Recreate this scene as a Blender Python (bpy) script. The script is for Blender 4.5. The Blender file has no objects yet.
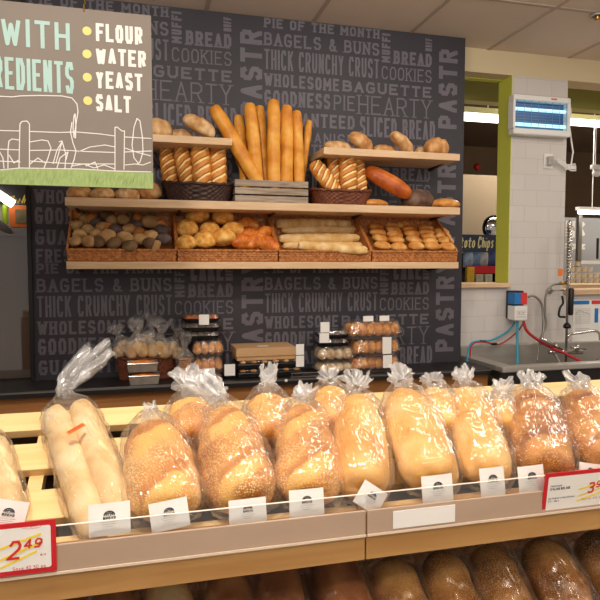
import bpy, bmesh, math, random
from mathutils import Vector, Matrix, noise
random.seed(7)
S = bpy.context.scene
COL = S.collection
V = Vector
# ------------------------------------------------------------------ camera
TH, PH, CZ = math.radians(14.7), math.radians(3.34), 1.6
cam_d = bpy.data.cameras.new('camera'); cam_d.lens = 36; cam_d.sensor_width = 36
cam = bpy.data.objects.new('camera', cam_d); COL.objects.link(cam)
cam.location = (0, 0, CZ); cam.rotation_euler = (math.pi/2-PH, 0, -TH)
S.camera = cam
F_ = V((math.sin(TH)*math.cos(PH), math.cos(TH)*math.cos(PH), -math.sin(PH)))
R_ = V((math.cos(TH), -math.sin(TH), 0))
U_ = V((math.sin(TH)*math.sin(PH), math.cos(TH)*math.sin(PH), math.cos(PH)))
def ray(px, py): return F_ + R_*((px-300)/600) + U_*((300-py)/600)
def P(px, py, Y):
    """measured photo position -> point of the place on the plane at depth Y"""
    d = ray(px, py); return V((0, 0, CZ)) + d*(Y/d.y)
def PP(px, py, p0, n):
    d = ray(px, py); o = V((0, 0, CZ)); return o + d*((p0-o).dot(n)/d.dot(n))

# ------------------------------------------------------------------ materials
def nt(name):
    m = bpy.data.materials.new(name); m.use_nodes = True
    t = m.node_tree; t.nodes.clear()
    out = t.nodes.new('ShaderNodeOutputMaterial')
    return m, t, out
def N(t, typ, **kw):
    n = t.nodes.new(typ)
    for k, v in kw.items():
        if k.startswith('_'): setattr(n, k[1:], v)
        else: n.inputs[k.replace('__', ' ')].default_value = v
    return n
def rgb(c): return (c[0], c[1], c[2], 1)
def srgb(r, g, b):
    f = lambda v: ((v/255+.055)/1.055)**2.4 if v/255 > .04045 else v/255/12.92
    return (f(r), f(g), f(b))
def mat(name, c, rough=.6, metal=0, noise_s=0, noise_a=.15, bump=0, bump_s=None, stretch=None, emit=0, spec=.4, c2=None, alpha=None, trans=0):
    m, t, out = nt(name)
    b = N(t, 'ShaderNodeBsdfPrincipled'); t.links.new(b.outputs[0], out.inputs[0])
    b.inputs['Base Color'].default_value = rgb(c); b.inputs['Roughness'].default_value = rough
    b.inputs['Metallic'].default_value = metal; b.inputs['Specular IOR Level'].default_value = spec
    if trans: b.inputs['Transmission Weight'].default_value = trans
    if emit:
        b.inputs['Emission Color'].default_value = rgb(c); b.inputs['Emission Strength'].default_value = emit
    if noise_s or bump:
        tc = N(t, 'ShaderNodeTexCoord'); mp = N(t, 'ShaderNodeMapping')
        if stretch: mp.inputs['Scale'].default_value = stretch
        t.links.new(tc.outputs['Object'], mp.inputs[0])
    if noise_s:
        n = N(t, 'ShaderNodeTexNoise', Scale=noise_s, Detail=5); t.links.new(mp.outputs[0], n.inputs['Vector'])
        r = N(t, 'ShaderNodeValToRGB')
        k = 1-noise_a
        r.color_ramp.elements[0].position = .32; r.color_ramp.elements[1].position = .68
        r.color_ramp.elements[0].color = rgb(c2) if c2 else rgb([v*k for v in c]); r.color_ramp.elements[1].color = rgb(c)
        t.links.new(n.outputs['Fac'], r.inputs[0]); t.links.new(r.outputs[0], b.inputs['Base Color'])
    if bump:
        n2 = N(t, 'ShaderNodeTexNoise', Scale=bump_s or 60, Detail=6); t.links.new(mp.outputs[0], n2.inputs['Vector'])
        bp = N(t, 'ShaderNodeBump', Strength=bump, Distance=.004)
        t.links.new(n2.outputs['Fac'], bp.inputs['Height']); t.links.new(bp.outputs[0], b.inputs['Normal'])
    return m
def bread_mat(name, base, dark, pale, sc=14, seeds=None, seed_scale=260, seed_amt=.5, stripe=None, rough=.62):
    """crust: blotchy browning, flour, optional seeds, optional scored stripes"""
    m, t, out = nt(name); L = t.links.new
    b = N(t, 'ShaderNodeBsdfPrincipled', Roughness=rough); b.inputs['Specular IOR Level'].default_value = .3
    L(b.outputs[0], out.inputs[0])
    tc = N(t, 'ShaderNodeTexCoord')
    oi = N(t, 'ShaderNodeObjectInfo')
    ad = N(t, 'ShaderNodeVectorMath', _operation='ADD'); L(tc.outputs['Object'], ad.inputs[0]); L(oi.outputs['Random'], ad.inputs[1])
    n = N(t, 'ShaderNodeTexNoise', Scale=sc, Detail=4); L(ad.outputs[0], n.inputs['Vector'])
    r = N(t, 'ShaderNodeValToRGB'); e = r.color_ramp.elements
    e[0].position = .3; e[0].color = rgb(dark); e[1].position = .7; e[1].color = rgb(pale)
    x = e.new(.5); x.color = rgb(base)
    L(n.outputs['Fac'], r.inputs[0]); col = r.outputs[0]
    # baked edges: darker toward the upper crown, via object Z
    n3 = N(t, 'ShaderNodeTexNoise', Scale=seed_scale*.35, Detail=5); L(ad.outputs[0], n3.inputs['Vector'])
    h = n3.outputs['Fac']
    if seeds:
        v = N(t, 'ShaderNodeTexVoronoi', Scale=seed_scale); L(ad.outputs[0], v.inputs['Vector'])
        rr = N(t, 'ShaderNodeValToRGB'); q = rr.color_ramp.elements
        q[0].position = .25; q[0].color = (1, 1, 1, 1); q[1].position = .5; q[1].color = (0, 0, 0, 1)
        L(v.outputs['Distance'], rr.inputs[0])
        nn = N(t, 'ShaderNodeTexNoise', Scale=sc*1.3, Detail=2); L(ad.outputs[0], nn.inputs['Vector'])
        r2 = N(t, 'ShaderNodeValToRGB'); q = r2.color_ramp.elements
        q[0].position = .42; q[1].position = .55; q[0].color = (seed_amt*.45,)*3+(1,); q[1].color = (seed_amt,)*3+(1,)
        L(nn.outputs['Fac'], r2.inputs[0])
        mu = N(t, 'ShaderNodeMath', _operation='MULTIPLY'); L(rr.outputs[0], mu.inputs[0]); L(r2.outputs[0], mu.inputs[1])
        mx = N(t, 'ShaderNodeMix', _data_type='RGBA'); L(mu.outputs[0], mx.inputs['Factor']); L(col, mx.inputs[6])
        mx.inputs[7].default_value = rgb(seeds); col = mx.outputs[2]; h = rr.outputs[0]
    if stripe:
        per, slope, pc, ec = stripe[:4]; hw = stripe[4] if len(stripe) > 4 else .026
        mp = N(t, 'ShaderNodeSeparateXYZ'); L(tc.outputs['Object'], mp.inputs[0])
        a = N(t, 'ShaderNodeMath', _operation='MULTIPLY_ADD'); L(mp.outputs[0], a.inputs[0]); a.inputs[1].default_value = slope; L(mp.outputs[1], a.inputs[2])
        d = N(t, 'ShaderNodeMath', _operation='DIVIDE'); L(a.outputs[0], d.inputs[0]); d.inputs[1].default_value = per
        nw = N(t, 'ShaderNodeMath', _operation='MULTIPLY_ADD'); L(n.outputs['Fac'], nw.inputs[0]); nw.inputs[1].default_value = .5; L(d.outputs[0], nw.inputs[2])
        fr = N(t, 'ShaderNodeMath', _operation='FRACT'); L(nw.outputs[0], fr.inputs[0])
        rs = N(t, 'ShaderNodeValToRGB'); q = rs.color_ramp.elements
        q[0].position = .0; q[0].color = (0, 0, 0, 1); q[1].position = .99; q[1].color = (0, 0, 0, 1)
        for p_, v_ in ((.36, 0), (.44, 1), (.66, 1), (.7, 0)): q.new(p_).color = (v_, v_, v_, 1)
        L(fr.outputs[0], rs.inputs[0])
        re = N(t, 'ShaderNodeValToRGB'); q = re.color_ramp.elements
        q[0].position = .0; q[0].color = (0, 0, 0, 1); q[1].position = .99; q[1].color = (0, 0, 0, 1)
        for p_, v_ in ((.68, 0), (.73, 1), (.8, .8), (.92, 0)): q.new(p_).color = (v_, v_, v_, 1)
        L(fr.outputs[0], re.inputs[0])
        ab = N(t, 'ShaderNodeMath', _operation='ABSOLUTE'); L(mp.outputs[0], ab.inputs[0])
        lt = N(t, 'ShaderNodeMapRange'); lt.inputs['From Min'].default_value = hw; lt.inputs['From Max'].default_value = hw*1.3
        lt.inputs['To Min'].default_value = 1; lt.inputs['To Max'].default_value = 0; L(ab.outputs[0], lt.inputs['Value'])
        for s_, c_ in ((re, ec), (rs, pc)):
            mm = N(t, 'ShaderNodeMath', _operation='MULTIPLY'); L(s_.outputs[0], mm.inputs[0]); L(lt.outputs[0], mm.inputs[1])
            mx = N(t, 'ShaderNodeMix', _data_type='RGBA'); L(mm.outputs[0], mx.inputs['Factor']); L(col, mx.inputs[6])
            mx.inputs[7].default_value = rgb(c_); col = mx.outputs[2]
    L(col, b.inputs['Base Color'])
    bp = N(t, 'ShaderNodeBump', Strength=.5, Distance=.002); L(h, bp.inputs['Height']); L(bp.outputs[0], b.inputs['Normal'])
    return m
def film_mat(name, milky=.08, base=.05, edge=.5, rough=.12, scale=45, tint=(1, 1, 1), bstr=.9, stretch=(1, .35, 1)):
    m, t, out = nt(name); L = t.links.new
    tc = N(t, 'ShaderNodeTexCoord'); mp = N(t, 'ShaderNodeMapping'); mp.inputs['Scale'].default_value = stretch
    oi = N(t, 'ShaderNodeObjectInfo'); L(oi.outputs['Random'], mp.inputs['Location'])
    L(tc.outputs['Object'], mp.inputs[0])
    n = N(t, 'ShaderNodeTexNoise', Scale=scale, Detail=3, Distortion=1.6, _noise_type='RIDGED_MULTIFRACTAL'); L(mp.outputs[0], n.inputs['Vector'])
    bp = N(t, 'ShaderNodeBump', Strength=bstr, Distance=.006); L(n.outputs['Fac'], bp.inputs['Height'])
    lw = N(t, 'ShaderNodeLayerWeight', Blend=.4); L(bp.outputs[0], lw.inputs['Normal'])
    mr = N(t, 'ShaderNodeMapRange'); L(lw.outputs['Facing'], mr.inputs['Value'])
    mr.inputs['To Min'].default_value = base; mr.inputs['To Max'].default_value = edge
    g = N(t, 'ShaderNodeBsdfGlossy', Roughness=rough); L(bp.outputs[0], g.inputs['Normal']); g.inputs['Color'].default_value = rgb(tint)
    tr = N(t, 'ShaderNodeBsdfTransparent')
    m1 = N(t, 'ShaderNodeMixShader'); L(mr.outputs[0], m1.inputs[0]); L(tr.outputs[0], m1.inputs[1]); L(g.outputs[0], m1.inputs[2])
    df = N(t, 'ShaderNodeBsdfDiffuse'); df.inputs['Color'].default_value = (.9, .9, .9, 1)
    tl = N(t, 'ShaderNodeBsdfTranslucent'); tl.inputs['Color'].default_value = (.9, .9, .9, 1)
    ms = N(t, 'ShaderNodeMixShader', Fac=.5); L(df.outputs[0], ms.inputs[1]); L(tl.outputs[0], ms.inputs[2])
    m2 = N(t, 'ShaderNodeMixShader', Fac=milky); L(m1.outputs[0], m2.inputs[1]); L(ms.outputs[0], m2.inputs[2])
    L(m2.outputs[0], out.inputs[0])
    return m
def tile_mat(name, c, mortar, w=.2, h=.1, vert=True):
    m, t, out = nt(name); L = t.links.new
    b = N(t, 'ShaderNodeBsdfPrincipled', Roughness=.12); L(b.outputs[0], out.inputs[0])
    tc = N(t, 'ShaderNodeTexCoord'); sp = N(t, 'ShaderNodeSeparateXYZ'); cb = N(t, 'ShaderNodeCombineXYZ')
    L(tc.outputs['Object'], sp.inputs[0]); L(sp.outputs[0], cb.inputs[0]); L(sp.outputs[2], cb.inputs[1])
    br = N(t, 'ShaderNodeTexBrick'); L(cb.outputs[0], br.inputs['Vector'])
    for k, v in (('Scale', 1), ('Brick Width', w), ('Row Height', h), ('Mortar Size', .0022), ('Mortar Smooth', .3), ('Bias', 0)): br.inputs[k].default_value = v
    br.inputs['Color1'].default_value = rgb(c); br.inputs['Color2'].default_value = rgb([v*.965 for v in c]); br.inputs['Mortar'].default_value = rgb(mortar)
    L(br.outputs['Color'], b.inputs['Base Color'])
    bp = N(t, 'ShaderNodeBump', Strength=.3, Distance=.002); bp.invert = True; L(br.outputs['Fac'], bp.inputs['Height']); L(bp.outputs[0], b.inputs['Normal'])
    return m
def wood_mat(name, c, c2, axis=0, sc=1, rough=.5):
    m, t, out = nt(name); L = t.links.new
    b = N(t, 'ShaderNodeBsdfPrincipled', Roughness=rough); L(b.outputs[0], out.inputs[0])
    b.inputs['Specular IOR Level'].default_value = .3
    tc = N(t, 'ShaderNodeTexCoord'); mp = N(t, 'ShaderNodeMapping')
    s = [14*sc]*3; s[axis] = 1.1*sc; mp.inputs['Scale'].default_value = s
    L(tc.outputs['Object'], mp.inputs[0])
    n = N(t, 'ShaderNodeTexNoise', Scale=2.2, Detail=5, Distortion=1.2); L(mp.outputs[0], n.inputs['Vector'])
    r = N(t, 'ShaderNodeValToRGB'); e = r.color_ramp.elements
    e[0].position = .34; e[0].color = rgb(c2); e[1].position = .62; e[1].color = rgb(c)
    L(n.outputs['Fac'], r.inputs[0]); L(r.outputs[0], b.inputs['Base Color'])
    return m
def glass_mat(name, fac=.12, tint=(1, 1, 1), rough=.03, milky=0):
    m, t, out = nt(name); L = t.links.new
    g = N(t, 'ShaderNodeBsdfGlossy', Roughness=rough); tr = N(t, 'ShaderNodeBsdfTransparent'); tr.inputs['Color'].default_value = rgb(tint)
    fr = N(t, 'ShaderNodeLayerWeight', Blend=.25)
    mr = N(t, 'ShaderNodeMapRange'); L(fr.outputs['Fresnel'], mr.inputs['Value']); mr.inputs['To Min'].default_value = fac; mr.inputs['To Max'].default_value = .7
    mx = N(t, 'ShaderNodeMixShader'); L(mr.outputs[0], mx.inputs[0]); L(tr.outputs[0], mx.inputs[1]); L(g.outputs[0], mx.inputs[2])
    if milky:
        df = N(t, 'ShaderNodeBsdfDiffuse'); df.inputs['Color'].default_value = (.85, .82, .8, 1)
        m2 = N(t, 'ShaderNodeMixShader', Fac=milky); L(mx.outputs[0], m2.inputs[1]); L(df.outputs[0], m2.inputs[2]); mx = m2
    L(mx.outputs[0], out.inputs[0]); return m
def emit_mat(name, c, s):
    m, t, out = nt(name); e = N(t, 'ShaderNodeEmission', Strength=s); e.inputs[0].default_value = rgb(c)
    t.links.new(e.outputs[0], out.inputs[0]); return m

M = {}
M['panel'] = mat('printed_panel_dark', srgb(57, 54, 61), .55, noise_s=6, noise_a=.1)
M['panel_text'] = mat('printed_panel_letters', srgb(108, 103, 112), .6, noise_s=9, noise_a=.14)
M['shelf'] = wood_mat('pale_maple_shelf', srgb(222, 190, 152), srgb(205, 170, 130), 0)
M['slat'] = wood_mat('pale_slats', srgb(230, 196, 140), srgb(216, 178, 120), 0, .6, .45)
M['front_wood'] = wood_mat('golden_front_board', srgb(196, 152, 96), srgb(176, 130, 76), 0, .5, .4)
M['brown_wood'] = wood_mat('brown_cabinet_wood', srgb(165, 112, 62), srgb(140, 92, 48), 0, .7)
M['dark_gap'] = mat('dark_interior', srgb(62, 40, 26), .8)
M['crate'] = wood_mat('weathered_crate_wood', srgb(176, 160, 142), srgb(132, 116, 100), 0, 1.5, .8)
M['tile'] = tile_mat('white_wall_tile', srgb(212, 206, 201), srgb(194, 188, 182), .19, .105)
M['cream'] = mat('cream_paint', srgb(214, 196, 160), .7)
M['green'] = mat('lime_green_paint', srgb(208, 210, 84), .6)
M['olive'] = mat('olive_paint', srgb(176, 172, 92), .7)
M['brownwall'] = mat('brown_back_wall', srgb(105, 82, 62), .8, noise_s=1.2, noise_a=.2)
M['taupe'] = mat('taupe_panel', srgb(120, 98, 84), .6, noise_s=2, noise_a=.15, stretch=(3, 1, .3))
M['ceil'] = mat('ceiling_tile', srgb(224, 208, 192), .85, bump=.15, bump_s=200)
M['tbar'] = mat('ceiling_bar', srgb(186, 168, 150), .6)
M['floor'] = mat('floor_tile', srgb(160, 148, 134), .4, noise_s=4, noise_a=.1)
M['black'] = mat('black_laminate', srgb(30, 27, 27), .35)
M['blackplastic'] = mat('black_plastic', srgb(22, 20, 20), .25)
M['steel'] = mat('brushed_steel', srgb(186, 180, 172), .35, .45, noise_s=3, noise_a=.15, stretch=(1, 8, 8))
M['chrome'] = mat('chrome', srgb(210, 206, 200), .12, 1)
M['steel_dark'] = mat('grey_steel_hose', srgb(150, 146, 140), .35, .9, bump=.5, bump_s=400)
M['white'] = mat('white_plastic', srgb(232, 230, 226), .35)
M['paper'] = mat('white_paper', srgb(240, 237, 232), .7)
M['ink'] = mat('black_ink', srgb(45, 42, 45), .7)
M['greyink'] = mat('grey_ink', srgb(165, 160, 158), .7)
M['red'] = mat('red_card', srgb(205, 32, 42), .5)
M['redink'] = mat('red_ink', srgb(214, 48, 36), .6)
M['yellow'] = mat('yellow_marker', srgb(250, 222, 60), .6)
M['signboard'] = mat('taupe_signboard', srgb(122, 111, 101), .7, noise_s=5, noise_a=.07)
M['mint'] = mat('mint_lettering', srgb(160, 190, 182), .7, noise_s=30, noise_a=.06)
M['signwhite'] = mat('white_lettering', srgb(215, 210, 203), .7)
M['signyellow'] = mat('pale_yellow_dots', srgb(212, 196, 118), .7)
M['grass'] = mat('printed_grass', srgb(150, 170, 104), .7, noise_s=70, noise_a=.25, stretch=(2, 1, .5))
M['grass_ink'] = mat('printed_grass_strokes', srgb(112, 134, 74), .7)
M['wicker'] = mat('honey_wicker', srgb(204, 132, 68), .5, noise_s=60, noise_a=.45, c2=srgb(142, 80, 34))
M['wicker_dark'] = mat('dark_wicker', srgb(72, 40, 28), .45, noise_s=50, noise_a=.5, c2=srgb(34, 18, 14))
M['wicker_red'] = mat('reddish_wicker', srgb(128, 70, 42), .45, noise_s=50, noise_a=.4, c2=srgb(84, 42, 26))
M['kraft'] = mat('kraft_cardboard', srgb(196, 156, 112), .7)
M['kraft_side'] = mat('kraft_lid_top', srgb(160, 124, 86), .7)
M['foil'] = mat('foil_tin', srgb(190, 184, 176), .28, .8, noise_s=20, noise_a=.3, bump=.5, bump_s=40)
M['film'] = film_mat('clear_bag_film', .035, .04, .5, .12, 30, bstr=1.0, stretch=(1.7, .35, 1.7))
M['film_tuft'] = film_mat('gathered_bag_film', .38, .14, .6, .2, 60, bstr=1, stretch=(1, .3, 1))
M['film_far'] = film_mat('cellophane', .065, .08, .45, .15, 50)
M['clam'] = film_mat('clear_clamshell', .05, .07, .5, .08, 25, bstr=.3, stretch=(1, 1, 1))
M['film_long'] = film_mat('clear_bag_film_long', .14, .1, .55, .15, 40, bstr=1, stretch=(1, .4, 1))
M['film_low'] = film_mat('clear_bag_film_lower', .03, .07, .5, .15, 34)
M['acrylic'] = glass_mat('clear_acrylic_guard', .05, milky=.04)
M['edge'] = mat('acrylic_edge_glow', srgb(250, 240, 225), .2, emit=.12)  # weak emission paints the bright glint along the guard's top edge
M['lip'] = mat('rail_lip', srgb(226, 206, 184), .2)
M['rail'] = mat('price_rail_plastic', srgb(186, 160, 138), .22, noise_s=3, noise_a=.1, stretch=(1, 4, 4), spec=.7)
M['glass'] = glass_mat('window_glass', .06)
M['tube'] = emit_mat('tube_light', (1, .93, .82), 7)
M['uvtube'] = emit_mat('uv_tube', (.5, .88, 1), 1.7)
M['uvback'] = mat('uv_trap_back_glow', srgb(38, 84, 130), .3, emit=.12)  # slight emission put in for the tubes' blue glow on the plate
M['blue_hose'] = mat('blue_hose', srgb(40, 160, 190), .35)
M['red_hose'] = mat('red_hose', srgb(178, 30, 38), .35)
M['blue'] = mat('blue_print', srgb(40, 120, 190), .5)
M['lred'] = mat('light_red_print', srgb(215, 60, 60), .5)
M['navy'] = mat('navy_board', srgb(52, 62, 84), .6)
M['chipyellow'] = mat('cream_script', srgb(236, 226, 170), .6)
M['brass'] = mat('brass', srgb(190, 150, 70), .3, .9)
M['orange'] = mat('orange_tag', srgb(235, 120, 40), .6)
M['farwall'] = mat('grey_far_panel', srgb(150, 150, 152), .6)
M['mirror'] = mat('mirror', srgb(205, 208, 212), .08, 1)
def B(name, base, dark, pale, **k): return bread_mat(name, srgb(*base), srgb(*dark), srgb(*pale), **k)
M['b_seed'] = B('seeded_crust', (204, 138, 66), (172, 104, 42), (226, 172, 98), sc=11, seeds=srgb(246, 216, 158), seed_scale=215, seed_amt=.95, stripe=(.17, -.7, srgb(228, 176, 96), srgb(186, 118, 54), .045))
M['b_seedbrown'] = B('brown_seeded_crust', (178, 110, 48), (134, 74, 28), (216, 154, 82), sc=10, seeds=srgb(228, 182, 116), seed_scale=215, seed_amt=.8, stripe=(.17, -.8, srgb(204, 140, 70), srgb(140, 80, 34), .042))
M['b_plain'] = B('pale_crust', (230, 176, 100), (212, 146, 68), (242, 206, 146), sc=8)
M['b_white'] = B('floury_white_crust', (222, 190, 138), (202, 162, 104), (236, 212, 170), sc=12)
M['b_bag'] = B('golden_baguette_crust', (222, 150, 52), (196, 116, 34), (238, 178, 84), sc=11, rough=.4)
M['b_stripe'] = B('scored_golden_crust', (206, 132, 54), (178, 100, 36), (224, 158, 78), sc=16, stripe=(.042, -.75, srgb(248, 218, 146), srgb(128, 62, 26)), rough=.4)
M['b_orange'] = B('glossy_orange_crust', (196, 102, 36), (158, 70, 24), (218, 132, 58), sc=12, rough=.35)
M['b_dark'] = B('dark_rye_crust', (104, 78, 64), (78, 56, 46), (136, 110, 92), sc=20)
M['b_rustic'] = B('floured_rustic_crust', (206, 160, 106), (172, 118, 66), (230, 200, 156), sc=22)
M['b_brown'] = B('brown_oat_crust', (196, 142, 86), (158, 102, 54), (224, 182, 126), sc=22)
M['b_bun'] = B('tiger_bun_crust', (226, 164, 74), (186, 112, 42), (246, 206, 128), sc=34)
M['b_crois'] = B('orange_croissant_crust', (216, 120, 44), (178, 82, 26), (240, 166, 84), sc=26, rough=.4)
M['b_stick'] = B('pale_stick_crust', (226, 186, 122), (204, 152, 84), (242, 214, 164), sc=16)
M['b_bagel'] = B('golden_bagel_crust', (214, 150, 74), (184, 108, 44), (238, 192, 122), sc=18, rough=.4)
M['r_tan'] = B('tan_roll_crust', (186, 146, 94), (156, 114, 66), (212, 176, 122), sc=18, seeds=srgb(120, 98, 74), seed_scale=300, seed_amt=.5)
M['r_grey'] = B('poppy_roll_crust', (98, 82, 78), (76, 60, 58), (122, 104, 98), sc=18, seeds=srgb(56, 48, 52), seed_scale=320, seed_amt=.7)
M['r_orange'] = B('orange_roll_crust', (190, 118, 54), (150, 84, 34), (214, 150, 82), sc=18)
M['r_dark'] = B('dark_brown_roll_crust', (112, 84, 54), (84, 60, 38), (140, 110, 74), sc=18)  # plain dark brown crust without seeds
M['b_low'] = B('dark_loaf_crust', (168, 104, 54), (124, 70, 34), (206, 142, 82), sc=10)
M['b_lowseed'] = B('dark_seeded_crust', (170, 108, 48), (92, 52, 24), (226, 166, 90), sc=7, seeds=srgb(226, 186, 116), seed_scale=240, seed_amt=.7)
M['b_cookie'] = B('cookie_crust', (190, 128, 76), (150, 90, 48), (214, 164, 110), sc=60)
M['b_muffin'] = B('muffin_crust', (214, 142, 66), (168, 92, 36), (236, 182, 104), sc=40)
M['b_sugar'] = B('sugared_pastry', (216, 186, 140), (180, 132, 78), (240, 226, 200), sc=40)
M['b_choc'] = B('grey_pastry', (150, 130, 118), (100, 76, 62), (190, 176, 168), sc=50)

# ------------------------------------------------------------------ builders
class MB:
    def __init__(s): s.bm = bmesh.new()
    def face(s, pts):
        try: s.bm.faces.new([s.bm.verts.new(V(p)) for p in pts])
        except ValueError: pass
        return s
    def box(s, lo, hi, mtx=None, bev=0):
        lo, hi = V(lo), V(hi)
        vs = []
        for z in (lo.z, hi.z):
            for x, y in ((lo.x, lo.y), (hi.x, lo.y), (hi.x, hi.y), (lo.x, hi.y)):
                p = V((x, y, z)); vs.append(s.bm.verts.new(mtx @ p if mtx else p))
        fs = []
        for q in ((3, 2, 1, 0), (4, 5, 6, 7), (0, 1, 5, 4), (1, 2, 6, 5), (2, 3, 7, 6), (3, 0, 4, 7)):
            fs.append(s.bm.faces.new([vs[i] for i in q]))
        if bev:
            ed = list({e for f in fs for e in f.edges})
            bmesh.ops.bevel(s.bm, geom=ed, offset=bev, segments=2, affect='EDGES', profile=.5)
        return s
    def tube(s, pts, r, n=10, caps=True):
        pts = [V(p) for p in pts]; rs = r if isinstance(r, (list, tuple)) else [r]*len(pts)
        rings = []; up = None
        for i, p in enumerate(pts):
            d = (pts[min(i+1, len(pts)-1)]-pts[max(i-1, 0)]).normalized()
            if up is None: up = d.orthogonal().normalized()
            up = (up-d*up.dot(d)).normalized(); w = d.cross(up)
            rings.append([s.bm.verts.new(p+(up*math.cos(2*math.pi*k/n)+w*math.sin(2*math.pi*k/n))*rs[i]) for k in range(n)])
        for a, b in zip(rings, rings[1:]):
            for k in range(n): s.bm.faces.new((a[k], a[(k+1) % n], b[(k+1) % n], b[k]))
        if caps: s.bm.faces.new(rings[0][::-1]); s.bm.faces.new(rings[-1])
        return s
    def lathe(s, c, prof, n=24, ax='z'):
        c = V(c); rings = []
        for r, h in prof:
            ring = []
            for k in range(n):
                a = 2*math.pi*k/n
                if ax == 'z': p = V((r*math.cos(a), r*math.sin(a), h))
                elif ax == 'y': p = V((r*math.cos(a), h, r*math.sin(a)))
                else: p = V((h, r*math.cos(a), r*math.sin(a)))
                ring.append(s.bm.verts.new(c+p))
            rings.append(ring)
        for a, b in zip(rings, rings[1:]):
            for k in range(n): s.bm.faces.new((a[k], a[(k+1) % n], b[(k+1) % n], b[k]))
        if prof[0][0] > 0: s.bm.faces.new(rings[0][::-1])
        if prof[-1][0] > 0: s.bm.faces.new(rings[-1])
        return s
    def prism(s, pts, off):
        off = V(off); a = [s.bm.verts.new(V(p)) for p in pts]; b = [s.bm.verts.new(V(p)+off) for p in pts]
        s.bm.faces.new(a[::-1]); s.bm.faces.new(b)
        for k in range(len(a)): s.bm.faces.new((a[k], a[(k+1) % len(a)], b[(k+1) % len(a)], b[k]))
        return s
    def grid(s, fn, nu, nv, closed=False):
        g = [[s.bm.verts.new(fn(i/nu, j/nv)) for j in range(nv+(0 if closed else 1))] for i in range(nu+1)]
        m_ = len(g[0])
        for i in range(nu):
            for j in range(nv):
                s.bm.faces.new((g[i][j], g[i][(j+1) % m_], g[i+1][(j+1) % m_], g[i+1][j]))
        return s
    def weave(s, a, b, c, d, nu, nv, amp):
        """woven wicker face: a-b bottom edge, d-c top edge, bulging over and under"""
        a, b, c, d = map(V, (a, b, c, d)); n = (b-a).cross(d-a).normalized()
        def fn(u, v):
            p = (a*(1-u)+b*u)*(1-v)+(d*(1-u)+c*u)*v
            row = int(v*nv*.9999)
            return p+n*amp*(math.sin(u*nu*math.pi+(row % 2)*math.pi)*.7+.5)*abs(math.sin(v*nv*math.pi)+.15)
        return s.grid(fn, nu*2, nv*4)
def mesh_of(name, mb, smooth=False, recalc=True):
    me = bpy.data.meshes.new(name)
    if recalc: bmesh.ops.recalc_face_normals(mb.bm, faces=mb.bm.faces)
    mb.bm.to_mesh(me); mb.bm.free()
    if smooth: me.shade_smooth()
    return me
def obj(name, mb, m, parent=None, smooth=False, origin=None):
    me = mesh_of(name, mb, smooth); me.materials.append(m)
    o = bpy.data.objects.new(name, me); COL.objects.link(o)
    if parent is not None:
        o.parent = parent
        T = WM(parent).inverted(); me.transform(T)
    else:
        if origin is None:
            vs = [v.co for v in me.vertices]
            origin = V(((min(v.x for v in vs)+max(v.x for v in vs))/2, (min(v.y for v in vs)+max(v.y for v in vs))/2, min(v.z for v in vs)))
        me.transform(Matrix.Translation(-V(origin))); o.location = origin
    return o
def WM(o):
    m = o.matrix_basis.copy(); p = o.parent
    while p: m = p.matrix_basis @ m; p = p.parent
    return m
def tag(o, label=None, cat=None, group=None, kind=None):
    if label: o['label'] = label
    if cat: o['category'] = cat
    if group: o['group'] = group
    if kind: o['kind'] = kind
    return o
def thing(name, loc, label, cat, group=None, mtx=None):
    o = bpy.data.objects.new(name, None); COL.objects.link(o); o.empty_display_size = .05
    if mtx: o.matrix_basis = mtx
    else: o.location = loc
    return tag(o, label, cat, group)
def struct(name, mb, m, parent=None, smooth=False):
    o = obj(name, mb, m, parent, smooth); o['kind'] = 'structure'; return o
def frame(origin, y, z):
    y = V(y).normalized(); z = V(z); z = (z-y*z.dot(y)).normalized(); x = y.cross(z)
    m = Matrix((x, y, z)).transposed().to_4x4(); m.translation = V(origin); return m

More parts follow.
